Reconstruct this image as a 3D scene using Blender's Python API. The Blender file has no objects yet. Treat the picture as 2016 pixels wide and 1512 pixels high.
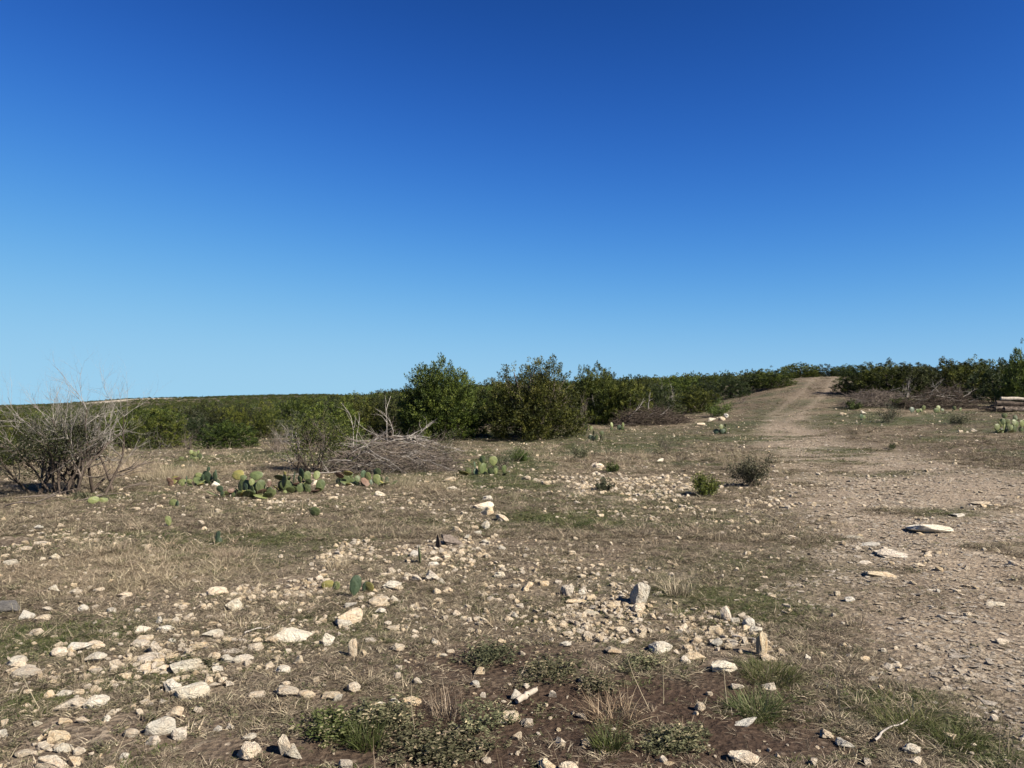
import bpy, bmesh, math, random
import numpy as np
from mathutils import Vector, Matrix, Euler

random.seed(7)
RNG = np.random.default_rng(11)
sc = bpy.context.scene
COL = sc.collection
R = math.radians

# ------------------------------------------------------------------ camera, sky, sun, exposure
F, CX, CY, HY, EYE = 1514.0, 1008.0, 756.0, 790.0, 1.6      # focal length etc. in photograph pixels, eye height in metres
PITCH = math.atan((HY - CY) / F)
SUN_AZ, SUN_EL = 124.0, 38.0                                # clockwise from the view direction, and height
cam = bpy.data.objects.new('camera', bpy.data.cameras.new('camera'))
COL.objects.link(cam)
cam.data.sensor_width = 36.0
cam.data.lens = 36.0 * F / 2016.0
cam.data.clip_start, cam.data.clip_end = 0.05, 20000.0
cam.location = (0, 0, EYE)
cam.rotation_euler = (R(90) + PITCH, 0, 0)
sc.camera = cam

world = bpy.data.worlds.new('World')
sc.world = world
world.use_nodes = True
wn, wl = world.node_tree.nodes, world.node_tree.links
sky = wn.new('ShaderNodeTexSky')
sky.sky_type = 'NISHITA'
sky.sun_disc = False
sky.sun_elevation, sky.sun_rotation = R(SUN_EL), R(SUN_AZ)
sky.air_density, sky.dust_density, sky.ozone_density = 0.6, 0.0, 6.0
EXPOSURE, SKY = 1.36, 0.12
sep, cmb = wn.new('ShaderNodeSeparateColor'), wn.new('ShaderNodeCombineColor')
wl.new(sky.outputs[0], sep.inputs[0])
for ch, (pw, mid_, top) in enumerate(((2.5, 1.818, .36), (2.3, 2.429, .66), (3.1, 2.676, .86))):   # the camera's response to the clear sky, per colour channel
    def sky_math(op, a, b):
        nd = wn.new('ShaderNodeMath'); nd.operation = op
        for k_, v_ in enumerate((a, b)):
            if hasattr(v_, 'is_output'): wl.new(v_, nd.inputs[k_])
            else: nd.inputs[k_].default_value = v_
        return nd.outputs[0]
    q_ = sky_math('POWER', sky_math('DIVIDE', sep.outputs[ch], mid_), pw)
    wl.new(sky_math('MULTIPLY', sky_math('DIVIDE', q_, sky_math('ADD', q_, 1.0)), top * 2 ** -EXPOSURE / SKY), cmb.inputs[ch])
wl.new(cmb.outputs[0], wn['Background'].inputs[0])
wn['Background'].inputs[1].default_value = SKY

sun = bpy.data.objects.new('sun', bpy.data.lights.new('sun', 'SUN'))
COL.objects.link(sun)
sun.data.energy, sun.data.angle, sun.data.color = 5.0, R(0.53), (1.0, 0.92, 0.79)
sdir = Vector((math.sin(R(SUN_AZ)) * math.cos(R(SUN_EL)), math.cos(R(SUN_AZ)) * math.cos(R(SUN_EL)), math.sin(R(SUN_EL))))
sun.rotation_euler = sdir.to_track_quat('Z', 'Y').to_euler()
sun.location = (20, -10, 30)

vs = sc.view_settings
vs.view_transform, vs.look, vs.gamma, vs.exposure = 'Standard', 'None', 1.0, EXPOSURE

# ------------------------------------------------------------------ numbers: noise and terrain
def _hash(ix, iy, s):
    n = (ix.astype(np.int64) * 374761393 + iy.astype(np.int64) * 668265263 + s * 974711) & 0x7fffffff
    n = ((n ^ (n >> 13)) * 1274126177) & 0x7fffffff
    return ((n ^ (n >> 16)) & 0xffff) / 65535.0

def vnoise(x, y, s=0):
    x, y = np.asarray(x, float), np.asarray(y, float)
    ix, iy = np.floor(x), np.floor(y)
    fx, fy = x - ix, y - iy
    fx, fy = fx * fx * (3 - 2 * fx), fy * fy * (3 - 2 * fy)
    a, b = _hash(ix, iy, s), _hash(ix + 1, iy, s)
    c, d = _hash(ix, iy + 1, s), _hash(ix + 1, iy + 1, s)
    return (a + (b - a) * fx) * (1 - fy) + (c + (d - c) * fx) * fy

def fbm(x, y, s=0, o=4):
    t, a, w = 0, 0.5, 0
    x, y = np.asarray(x, float), np.asarray(y, float)
    for k in range(o):
        t = t + a * vnoise(x * 2 ** k + 17.3 * k, y * 2 ** k - 9.1 * k, s + k)
        w += a; a *= 0.5
    return t / w

def sstep(a, b, x):
    t = np.clip((np.asarray(x, float) - a) / (b - a), 0, 1)
    return t * t * (3 - 2 * t)

TY = np.array([0, 10, 20, 30, 45, 70, 100, 140, 200, 300, 600, 1200, 1600, 2000, 4000, 9000], float)
TC = [
 (-400, [0, 0, -.03, -.2, -.6, -1.2, -2, -3, -4, -5, -7, -8, -9, -10.5, -28, -80]),
 (0,    [0, 0, -.02, -.15, -.5, -1.2, -2, -3, -4, -5, -7, -8, -9, -11.5, -28, -80]),
 (140,  [0, 0, 0, -.15, -.5, -1.2, -1.9, -2.8, -3.6, -4.6, -6, -5, -3, -5, -25, -80]),
 (250,  [0, 0, 0, -.15, -.5, -1.1, -1.8, -2.5, -3.2, -4, -4, 2, 8, 7.5, -20, -80]),
 (450,  [0, 0, 0, -.1, -.4, -.9, -1.4, -1.8, -2, -2, 1, 9, 11, 8, -20, -80]),
 (650,  [0, 0, 0, 0, -.2, -.4, -.4, 0, .5, 1, 5, 12, 12, 8, -20, -80]),
 (760,  [0, 0, 0, 0, 0, .2, .6, 1.4, 2.4, 3.6, 4, 4, 0, -5, -30, -80]),
 (960,  [0, 0, 0, .05, .2, .7, 1.5, 2.8, 4.2, 4.6, 4, 0, -3, -10, -40, -80]),
 (1250, [0, 0, 0, .1, .4, 1.5, 2.8, 4.0, 4.4, 4, 3, -2, -5, -10, -40, -80]),
 (1400, [0, 0, .03, .2, .7, 2.1, 3.7, 4.7, 4.7, 4, 3, -2, -5, -10, -40, -80]),
 (1580, [0, 0, .1, .3, 1.3, 4.0, 4.5, 4.5, 4, 3.5, 2, -2, -5, -10, -40, -80]),
 (1700, [0, 0, .12, .55, 1.45, 3.8, 4.7, 4.7, 4, 3.5, 2, -2, -5, -10, -40, -80]),
 (2016, [0, 0, .2, .8, 1.5, 3.4, 4.7, 4.6, 4.5, 4, 3, 0, -5, -10, -40, -80]),
 (2500, [0, 0, .2, .9, 1.6, 3.2, 4.3, 4.8, 5, 4.5, 3, 0, -5, -10, -40, -80]),
]
_gc = np.linspace(-400, 2500, 146)
_gr = np.linspace(math.log(1.0), math.log(9000.0), 240)
_tab = np.array([[np.interp(math.exp(r), TY, z) for r in _gr] for _, z in TC])
_tab = np.array([np.interp(_gc, [c for c, _ in TC], _tab[:, j]) for j in range(len(_gr))]).T      # columns x ranges
def _blur(a, n, ax):
    k = np.ones(n) / n
    for _ in range(2):
        p = np.pad(a, [(n // 2, n // 2) if i == ax else (0, 0) for i in range(2)], mode='edge')
        a = np.apply_along_axis(lambda v: np.convolve(v, k, 'valid'), ax, p)
    return a
_tab = _blur(_blur(_tab, 5, 0), 5, 1)

def ground(x, y):
    x, y = np.asarray(x, float), np.asarray(y, float)
    az = np.arctan2(x, y)
    r = np.hypot(x, y)
    a = np.clip(az, R(-50), R(50))
    col = CX + F * np.tan(a)
    yy = np.maximum(r * np.cos(a), 1.0)
    u = np.clip((col - _gc[0]) / (_gc[1] - _gc[0]), 0, len(_gc) - 1.001)
    v = np.clip((np.log(yy) - _gr[0]) / (_gr[1] - _gr[0]), 0, len(_gr) - 1.001)
    i, j = u.astype(int), v.astype(int)
    fu, fv = u - i, v - j
    z = (_tab[i, j] * (1 - fu) + _tab[i + 1, j] * fu) * (1 - fv) + (_tab[i, j + 1] * (1 - fu) + _tab[i + 1, j + 1] * fu) * fv
    z = z * (1 - sstep(R(60), R(140), np.abs(az)))
    z = z + (fbm(x / 7, y / 7, 3, 3) - .5) * 0.22 * sstep(3, 14, r)
    z = z + (fbm(x / 1.1, y / 1.1, 5, 3) - .5) * 0.07 + (vnoise(x / .22, y / .22, 9) - .5) * 0.018 * (1 - sstep(14, 40, r))
    z = z + (fbm(x / 120, y / 120, 8, 3) - .5) * 3.0 * sstep(250, 900, r)
    return z

def gz(x, y):
    return float(ground(np.array([x]), np.array([y]))[0])

def at(px, Y):                      # a place on the ground in photograph column px at distance Y
    x = (px - CX) / F * Y
    return Vector((x, Y, gz(x, Y)))

_S = np.exp(np.linspace(math.log(1.5), math.log(3000), 1400))
def hit(px, py):                    # the place on the ground that the photograph shows at (px, py)
    dx, dy, dz = (px - CX) / F, 1.0, -(py - CY) / F
    c, s = math.cos(PITCH), math.sin(PITCH)
    dy, dz = dy * c - dz * s, dy * s + dz * c
    X, Y, Z = dx * _S, dy * _S, EYE + dz * _S
    d = Z - ground(X, Y)
    k = np.argmax(d < 0) if (d < 0).any() else len(_S) - 1
    t = d[k - 1] / max(d[k - 1] - d[k], 1e-6)
    s_ = _S[k - 1] + (_S[k] - _S[k - 1]) * t
    return Vector((dx * s_, dy * s_, gz(dx * s_, dy * s_)))

def height_at(py, Y):               # world height seen at row py at distance Y
    return EYE - (py - HY) / F * Y

# ------------------------------------------------------------------ masks of the ground (world space)
def blob(px, py, rx, ry, k=1.0):
    c = hit(px, py)
    d = (hit(px, py - ry) - hit(px, py + ry)).length / 2
    return (c.x, c.y, rx * c.y / F, max(d, 0.05), k)
def blobs(B, x, y, soft=0.5, seed=31):
    x, y = np.asarray(x, float), np.asarray(y, float)
    t = np.zeros_like(x)
    wob = (fbm(x / .9, y / .9, seed, 4) - .5) * 1.1
    for (cx, cy, rx, ry, k) in B:
        d = np.hypot((x - cx) / rx, (y - cy) / ry) + wob
        t = np.maximum(t, k * (1 - sstep(1 - soft, 1 + soft * .6, d)))
    return t

ROADP = [(1628, 742, 28), (1600, 775, 34), (1574, 795, 38), (1550, 815, 44), (1542, 845, 60), (1590, 875, 100), (1690, 910, 185),
         (1815, 950, 290), (1890, 1000, 360), (1945, 1100, 385), (2015, 1200, 385), (2115, 1300, 375), (2235, 1400, 360), (2360, 1512, 350)]
ROAD = []
for px, py, hw in ROADP:
    p = hit(px, py) if py > 750 else at(px, 74)
    ROAD.append((p.x, p.y, hw * p.y / F))
ROAD.insert(0, (ROAD[0][0] + 1.5, 81.0, 1.5))
p0 = ROAD[-1]; ROAD.append((p0[0] + 1.5, p0[1] - 3.5, p0[2])); ROAD.append((p0[0] + 4, p0[1] - 12, p0[2]))
def road_d(x, y):                   # distance from the middle of the track in half widths, and signed offset in metres
    x, y = np.asarray(x, float), np.asarray(y, float)
    best = np.full(x.shape, 1e9); off = np.zeros_like(x)
    for (ax, ay, aw), (bx, by, bw) in zip(ROAD[:-1], ROAD[1:]):
        vx, vy = bx - ax, by - ay
        L = vx * vx + vy * vy
        t = np.clip(((x - ax) * vx + (y - ay) * vy) / L, 0, 1)
        qx, qy = x - ax - t * vx, y - ay - t * vy
        d = np.hypot(qx, qy) / (aw + (bw - aw) * t)
        m = d < best
        best = np.where(m, d, best)
        off = np.where(m, (qx * vy - qy * vx) / math.sqrt(L), off)
    return best, off
def m_road(x, y):
    d, off = road_d(x, y)
    d = d + (fbm(np.asarray(x) / 1.3, np.asarray(y) / 1.3, 41, 4) - .5) * .75
    m = 1 - sstep(.3, 1.35, d)
    far = sstep(36, 46, np.asarray(y, float))                        # uphill: two ruts with a grassy middle
    rut = np.exp(-((np.abs(off) - .8) / .24) ** 2)
    patch = sstep(.5, .68, fbm(np.asarray(x) / 1.9, np.asarray(y) / .9, 43, 4)) * .8 * sstep(4.5, 7, np.asarray(y, float))       # thin turf left standing on the stony flat
    return m * (1 - far) * (1 - patch) + .6 * far * np.maximum(m * .12, rut * sstep(1.5, .9, d))
SOIL = [blob(1200, 1410, 520, 130, 1.2), blob(1000, 1310, 300, 70, .9), blob(620, 1480, 300, 40, .8), blob(260, 1440, 300, 60, .6), blob(20, 1070, 70, 20, .9), blob(1420, 1330, 110, 70, .8)]
GREEN = [blob(110, 1260, 200, 40), blob(60, 1390, 90, 40), blob(1110, 1020, 110, 22), blob(1520, 1330, 100, 40), blob(1500, 1400, 90, 40), blob(1800, 1400, 190, 60, .9),
         blob(280, 1340, 160, 40, .8), blob(640, 1240, 150, 50, .7), blob(1450, 1190, 150, 30, .6), blob(520, 1070, 240, 40, .6), blob(1000, 930, 110, 30, .8),
         blob(1150, 860, 280, 18, .8), blob(400, 905, 200, 12, .7), blob(560, 1000, 200, 18, .5), blob(1480, 850, 60, 35, .9), blob(1950, 1480, 120, 60), blob(1640, 830, 160, 16, .8), blob(1900, 830, 150, 16, .6)]
STRAW = [blob(330, 925, 220, 16), blob(250, 1110, 270, 40, .8), blob(850, 955, 130, 14, .7), blob(1480, 905, 60, 25, .8), blob(1100, 900, 200, 25, .5)]
RUB = [blob(1180, 1215, 120, 60), blob(560, 1155, 110, 40), blob(690, 1085, 60, 25), blob(1290, 965, 240, 40), blob(120, 1060, 200, 22), blob(900, 1060, 90, 60), blob(800, 1150, 130, 45, .9),
       blob(1420, 1260, 100, 60), blob(420, 1290, 220, 70, .8), blob(250, 1400, 330, 110, .8), blob(650, 990, 300, 25, .55), blob(1850, 1070, 260, 60, .6), blob(1100, 1130, 420, 80, .45), blob(1750, 960, 300, 40, .6), blob(430, 1215, 300, 60, .5)]

# ------------------------------------------------------------------ helpers: nodes and materials
ALB = 0.82                         # all surface colours below are scaled by this to real-world reflectance
class N:
    def __init__(s, name):
        s.m = bpy.data.materials.new(name); s.m.use_nodes = True
        s.t = s.m.node_tree; s.t.nodes.clear()
        s.out = s.t.nodes.new('ShaderNodeOutputMaterial')
    def n(s, kind, **kw):
        nd = s.t.nodes.new('ShaderNode' + kind)
        for k, v in kw.items():
            if k.startswith('i_'):
                nd.inputs[k[2:].replace('_', ' ')].default_value = v
            else:
                setattr(nd, k, v)
        return nd
    def l(s, a, b): s.t.links.new(a, b)
    def mix(s, fac, a, b, mode='MIX'):
        nd = s.n('Mix', data_type='RGBA', blend_type=mode)
        for sock, v in ((nd.inputs[0], fac), (nd.inputs[6], a), (nd.inputs[7], b)):
            if hasattr(v, 'is_output'): s.l(v, sock)
            else: sock.default_value = v if not isinstance(v, tuple) else (*[q * ALB for q in v[:3]], 1.0)
        return nd.outputs[2]
    def ramp(s, f, stops):
        nd = s.n('ValToRGB'); s.l(f, nd.inputs[0])
        e = nd.color_ramp.elements
        while len(e) < len(stops): e.new(0.5)
        for el, (p, c) in zip(e, stops):
            el.position = p; el.color = (*[q * ALB for q in c], 1) if isinstance(c, tuple) else (c, c, c, 1)
        return nd.outputs[0]
    def noise(s, vec, scale, detail=4, rough=.55, dist=0):
        nd = s.n('TexNoise'); nd.inputs['Scale'].default_value = scale; nd.inputs['Detail'].default_value = detail
        nd.inputs['Roughness'].default_value = rough; nd.inputs['Distortion'].default_value = dist
        if vec is not None: s.l(vec, nd.inputs['Vector'])
        return nd.outputs['Fac']
    def math(s, op, a, b=None, clamp=False):
        nd = s.n('Math', operation=op, use_clamp=clamp)
        for i, v in enumerate((a, b)):
            if v is None: continue
            if hasattr(v, 'is_output'): s.l(v, nd.inputs[i])
            else: nd.inputs[i].default_value = v
        return nd.outputs[0]
    def attr(s, name):
        nd = s.n('Attribute'); nd.attribute_name = name; return nd.outputs['Fac']
    def bump(s, h, strength, dist):
        nd = s.n('Bump'); nd.inputs['Strength'].default_value = strength; nd.inputs['Distance'].default_value = dist
        s.l(h, nd.inputs['Height']); return nd.outputs[0]
    def surf(s, col, rough=.9, normal=None, trans=0.0, spec=.25):
        b = s.n('BsdfPrincipled'); b.inputs['Roughness'].default_value = rough
        b.inputs['Specular IOR Level'].default_value = spec
        if hasattr(col, 'is_output'): s.l(col, b.inputs['Base Color'])
        else: b.inputs['Base Color'].default_value = (*col, 1)
        if normal is not None: s.l(normal, b.inputs['Normal'])
        o = b.outputs[0]
        if trans:
            t = s.n('BsdfTranslucent')
            if hasattr(col, 'is_output'): s.l(col, t.inputs[0])
            else: t.inputs[0].default_value = (*col, 1)
            m = s.n('MixShader'); m.inputs[0].default_value = trans
            s.l(o, m.inputs[1]); s.l(t.outputs[0], m.inputs[2]); o = m.outputs[0]
        s.l(o, s.out.inputs[0])
        return s.m

def mat_ground():
    s = N('dry_ground')
    P = s.n('NewGeometry').outputs['Position']
    fine, mid, big = s.noise(P, 38, 6, .7), s.noise(P, 7, 5, .65), s.noise(P, .8, 4, .6)
    vor = s.n('TexVoronoi'); vor.inputs['Scale'].default_value = 26; s.l(P, vor.inputs['Vector'])
    vor2 = s.n('TexVoronoi'); vor2.inputs['Scale'].default_value = 9; s.l(P, vor2.inputs['Vector'])
    thatch = s.ramp(fine, [(.34, (.022, .016, .012)), (.52, (.105, .082, .058)), (.7, (.36, .29, .205))])
    thatch = s.mix(s.math('MULTIPLY', s.ramp(mid, [(.35, 0.0), (.7, 1.0)]), .5), thatch, (.14, .106, .075))
    soil = s.ramp(fine, [(.3, (.022, .014, .010)), (.55, (.062, .041, .029)), (.8, (.13, .095, .07))])
    green = s.ramp(fine, [(.3, (.02, .024, .012)), (.55, (.07, .078, .04)), (.75, (.16, .15, .095))])
    straw = s.ramp(fine, [(.28, (.07, .053, .037)), (.5, (.2, .158, .108)), (.75, (.37, .3, .21))])
    peb = s.ramp(vor.outputs['Color'], [(.2, (.12, .092, .07)), (.6, (.29, .232, .172)), (.9, (.52, .43, .33))])
    road = s.mix(s.ramp(mid, [(.42, 0.0), (.62, .8)]), s.ramp(fine, [(.3, (.095, .073, .055)), (.55, (.255, .203, .15)), (.8, (.45, .37, .28))]), peb)
    road = s.mix(s.ramp(big, [(.42, 0.0), (.7, .5)]), road, (.19, .148, .108))
    bed = s.noise(P, 1.6, 5, .6, .6)
    road = s.mix(s.ramp(bed, [(.58, 0.0), (.68, .6)]), road, (.47, .4, .315))
    c = thatch
    c = s.mix(s.attr('straw'), c, straw)
    c = s.mix(s.attr('green'), c, green)
    c = s.mix(s.attr('soil'), c, soil)
    c = s.mix(s.math('MULTIPLY', s.attr('rub'), .5), c, peb)
    c = s.mix(s.attr('road'), c, road)
    c = s.mix(s.attr('bare'), c, s.ramp(mid, [(.3, (.34, .29, .22)), (.7, (.5, .43, .34))]))
    # loose light chips
    chip = s.math('MULTIPLY', s.math('LESS_THAN', vor2.outputs['Distance'], .16), s.math('ADD', s.math('MULTIPLY', s.attr('rub'), .8), .12))
    chip = s.math('MULTIPLY', chip, s.math('GREATER_THAN', mid, .5))
    c = s.mix(chip, c, (.42, .35, .27))
    h = s.math('ADD', s.math('MULTIPLY', fine, .5), s.math('MULTIPLY', vor.outputs['Distance'], .5))
    h = s.math('ADD', h, mid)
    return s.surf(c, .95, s.bump(h, .9, .035), spec=.1)

def mat_rock(name, base, stain, dark):
    s = N(name)
    T = s.n('TexCoord').outputs['Object']
    rnd = s.n('ObjectInfo').outputs['Random']
    add = s.n('VectorMath', operation='ADD'); s.l(T, add.inputs[0])
    cmb = s.n('CombineXYZ'); s.l(s.math('MULTIPLY', rnd, 37.0), cmb.inputs[0]); s.l(s.math('MULTIPLY', rnd, 91.0), cmb.inputs[1])
    s.l(cmb.outputs[0], add.inputs[1]); V = add.outputs[0]
    n1, n2, n3 = s.noise(V, 2.2, 5, .6, .4), s.noise(V, 6.5, 6, .7), s.noise(V, 17, 5, .7)
    c = s.mix(s.ramp(n1, [(.42, 0.0), (.68, .85)]), base, stain)
    c = s.mix(s.ramp(n2, [(.52, 0.0), (.72, .6)]), c, dark)
    c = s.mix(s.ramp(n3, [(.6, 0.0), (.72, .4)]), c, tuple(v * .5 for v in dark))
    hs = s.n('HueSaturation'); s.l(c, hs.inputs['Color'])
    s.l(s.math('ADD', s.math('MULTIPLY', rnd, .42), .74), hs.inputs['Value'])
    s.l(s.math('ADD', s.math('MULTIPLY', s.math('FRACT', s.math('MULTIPLY', rnd, 13.7)), .5), .75), hs.inputs['Saturation'])
    h = s.math('ADD', s.math('MULTIPLY', n1, 1.0), s.math('ADD', s.math('MULTIPLY', n2, .8), s.math('MULTIPLY', n3, .35)))
    return s.surf(hs.outputs[0], .92, s.bump(h, .75, .16), spec=.2)

def mat_leaf(name, stops, trans=.25, rough=.6, huevar=.05, valvar=.75):
    s = N(name)
    c = s.ramp(s.attr('tone'), stops)
    rnd = s.n('ObjectInfo').outputs['Random']
    hs = s.n('HueSaturation'); s.l(c, hs.inputs['Color'])
    s.l(s.math('ADD', s.math('MULTIPLY', rnd, huevar), .5 - huevar / 2), hs.inputs['Hue'])
    s.l(s.math('ADD', s.math('MULTIPLY', s.math('FRACT', s.math('MULTIPLY', rnd, 7.31)), valvar), 1 - valvar / 2), hs.inputs['Value'])
    return s.surf(hs.outputs[0], rough, None, trans, spec=.2)

def mat_wood(name, a, b, scale=9):
    s = N(name)
    T = s.n('TexCoord').outputs['Object']
    mp = s.n('Mapping'); s.l(T, mp.inputs[0]); mp.inputs['Scale'].default_value = (1, 1, .35)
    n = s.noise(mp.outputs[0], scale, 5, .65, .8)
    return s.surf(s.ramp(n, [(.35, a), (.65, b)]), .88, s.bump(n, .5, .02), spec=.15)

def mat_pad(name, a, b, spot):
    s = N(name)
    T = s.n('TexCoord').outputs['Object']
    rnd = s.n('ObjectInfo').outputs['Random']
    n = s.noise(T, 2.6, 4, .6)
    v = s.n('TexVoronoi'); v.inputs['Scale'].default_value = 7.5; v.inputs['Randomness'].default_value = .45; s.l(T, v.inputs['Vector'])
    c = s.ramp(n, [(.35, a), (.65, b)])
    c = s.mix(s.math('MULTIPLY', s.math('LESS_THAN', v.outputs['Distance'], .17), .75), c, spot)
    hs = s.n('HueSaturation'); s.l(c, hs.inputs['Color'])
    s.l(s.math('ADD', s.math('MULTIPLY', rnd, .5), .75), hs.inputs['Value'])
    return s.surf(hs.outputs[0], .5, s.bump(n, .3, .05), spec=.35)

M = {}
M['ground'] = mat_ground()
M['rock'] = mat_rock('pale_limestone', (.8, .69, .53), (.68, .5, .33), (.42, .35, .27))
M['rock_white'] = mat_rock('white_limestone', (.8, .74, .62), (.66, .55, .41), (.44, .4, .34))
M['rock_grey'] = mat_rock('grey_stone', (.2, .185, .17), (.27, .24, .21), (.11, .1, .095))
M['chip'] = mat_rock('limestone_chips', (.75, .64, .485), (.63, .47, .31), (.38, .31, .235))
M['road_chip'] = mat_rock('track_gravel', (.58, .495, .39), (.46, .37, .28), (.28, .23, .18))
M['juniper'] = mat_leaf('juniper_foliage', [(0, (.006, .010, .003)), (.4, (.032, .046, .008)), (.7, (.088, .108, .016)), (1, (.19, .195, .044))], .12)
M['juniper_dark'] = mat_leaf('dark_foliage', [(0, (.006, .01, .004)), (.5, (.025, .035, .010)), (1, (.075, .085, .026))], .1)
M['shrub_grey'] = mat_leaf('grey_green_foliage', [(0, (.03, .034, .018)), (.5, (.075, .08, .042)), (1, (.15, .145, .085))], .2)
M['bright'] = mat_leaf('bright_green_foliage', [(0, (.02, .03, .007)), (.5, (.06, .085, .017)), (1, (.13, .15, .036))], .25)
M['dry'] = mat_leaf('dry_grass_blades', [(0, (.05, .039, .028)), (.5, (.16, .128, .09)), (.85, (.35, .29, .205)), (1, (.54, .46, .33))], .2, .7, .03, .7)
M['straw'] = mat_leaf('straw_blades', [(0, (.13, .1, .065)), (.5, (.29, .235, .155)), (1, (.47, .395, .28))], .25, .7, .03, .5)
M['green'] = mat_leaf('green_grass_blades', [(0, (.032, .042, .012)), (.45, (.08, .1, .03)), (.8, (.14, .155, .058)), (.95, (.3, .26, .16))], .35, .6, .05, .6)
M['weed'] = mat_leaf('weed_leaves', [(0, (.05, .053, .026)), (.5, (.13, .132, .07)), (.8, (.23, .21, .125)), (1, (.4, .33, .21))], .3, .8, .04, .5)
M['orange'] = mat_leaf('rusty_grass_blades', [(0, (.09, .062, .038)), (.5, (.23, .17, .105)), (1, (.4, .32, .21))], .25, .7, .03, .3)
M['grey_wood'] = mat_wood('weathered_grey_wood', (.17, .145, .125), (.42, .375, .33))
M['pale_wood'] = mat_wood('bleached_wood', (.25, .21, .17), (.47, .41, .34), 14)
M['dark_wood'] = mat_wood('dark_bark', (.035, .026, .02), (.11, .085, .068))
M['twig'] = mat_wood('brown_grey_twigs', (.075, .058, .047), (.2, .165, .14))
M['twig_pale'] = mat_wood('pale_grey_twigs', (.2, .175, .155), (.44, .4, .36))
M['twig_grey'] = mat_wood('grey_twigs', (.11, .095, .082), (.34, .31, .28))
M['pad'] = mat_pad('green_cactus_skin', (.055, .074, .028), (.095, .115, .042), (.17, .15, .085))
M['pad_light'] = mat_pad('light_cactus_skin', (.1, .122, .043), (.165, .178, .068), (.25, .2, .115))
M['pad_yellow'] = mat_pad('yellowed_cactus_skin', (.24, .2, .06), (.15, .15, .05), (.13, .08, .04))
M['pad_dark'] = mat_pad('dark_cactus_skin', (.03, .05, .026), (.06, .085, .045), (.1, .1, .07))
M['pad_dead'] = mat_pad('dead_brown_cactus_skin', (.075, .042, .03), (.16, .1, .07), (.05, .03, .02))

# ------------------------------------------------------------------ helpers: meshes and objects
def mesh_np(name, V, Fc, mat=None, tone=None, smooth=False):
    V = np.asarray(V, np.float32).reshape(-1, 3); Fc = np.asarray(Fc, np.int32)
    me = bpy.data.meshes.new(name)
    n, k = Fc.shape
    me.vertices.add(len(V)); me.vertices.foreach_set('co', V.ravel())
    me.loops.add(n * k); me.loops.foreach_set('vertex_index', Fc.ravel())
    me.polygons.add(n); me.polygons.foreach_set('loop_start', np.arange(n, dtype=np.int32) * k)
    if tone is not None:
        a = me.attributes.new('tone', 'FLOAT', 'FACE'); a.data.foreach_set('value', np.asarray(tone, np.float32))
    if smooth: me.polygons.foreach_set('use_smooth', np.ones(n, bool))
    me.update(calc_edges=True)
    if mat: me.materials.append(M[mat])
    return me
def obj(name, me, parent=None, label=None, cat=None, group=None, kind=None, loc=None, rot=None, scale=None):
    o = bpy.data.objects.new(name, me); COL.objects.link(o)
    if parent is not None: o.parent = parent
    if loc is not None: o.location = loc
    if rot is not None: o.rotation_euler = rot
    if scale is not None: o.scale = scale
    for k, v in (('label', label), ('category', cat), ('group', group), ('kind', kind)):
        if v: o[k] = v
    return o
ORD = ['first', 'second', 'third', 'fourth', 'fifth', 'sixth', 'seventh', 'eighth', 'ninth', 'tenth', 'eleventh', 'twelfth', 'thirteenth', 'fourteenth',
       'fifteenth', 'sixteenth', 'seventeenth', 'eighteenth', 'nineteenth', 'twentieth', 'twenty-first', 'twenty-second', 'twenty-third', 'twenty-fourth', 'twenty-fifth']

def tubes(polys, sides=5):
    """polys: list of (points (n,3), radii (n,)) -> verts, quads"""
    V, Q, b = [], [], 0
    ang = np.linspace(0, 2 * np.pi, sides, endpoint=False)
    for P, r in polys:
        P = np.asarray(P, float); r = np.asarray(r, float); n = len(P)
        T = np.gradient(P, axis=0); T /= np.linalg.norm(T, axis=1)[:, None] + 1e-9
        up = np.array([0, 0, 1.0]) if abs(T[0, 2]) < .9 else np.array([1.0, 0, 0])
        A = np.cross(T, up); A /= np.linalg.norm(A, axis=1)[:, None] + 1e-9
        B = np.cross(T, A)
        ring = P[:, None, :] + r[:, None, None] * (np.cos(ang)[None, :, None] * A[:, None, :] + np.sin(ang)[None, :, None] * B[:, None, :])
        V.append(ring.reshape(-1, 3))
        i = (np.arange(n - 1)[:, None] * sides + np.arange(sides)[None, :]).ravel()
        j = (np.arange(n - 1)[:, None] * sides + (np.arange(sides)[None, :] + 1) % sides).ravel()
        Q.append(np.stack([i, j, j + sides, i + sides], 1) + b)
        Q.append(np.array([[b + 0, b + 1, b + 2, b + min(3, sides - 1)], [b + (n - 1) * sides + min(3, sides - 1), b + (n - 1) * sides + 2, b + (n - 1) * sides + 1, b + (n - 1) * sides]]) if sides == 4 else np.zeros((0, 4), int))
        b += n * sides
    return np.concatenate(V), np.concatenate(Q).astype(np.int32)

def grow(rng, p, d, L, r, n=6, wander=.25, up=.1, taper=.75):
    P, D, d = [np.array(p, float)], [], np.array(d, float) / np.linalg.norm(d)
    for k in range(n):
        d = d + rng.normal(0, wander, 3) + np.array([0, 0, up]); d /= np.linalg.norm(d)
        P.append(P[-1] + d * L / n); D.append(d)
    return np.array(P), r * (1 - taper * np.linspace(0, 1, n + 1)), D

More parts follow.
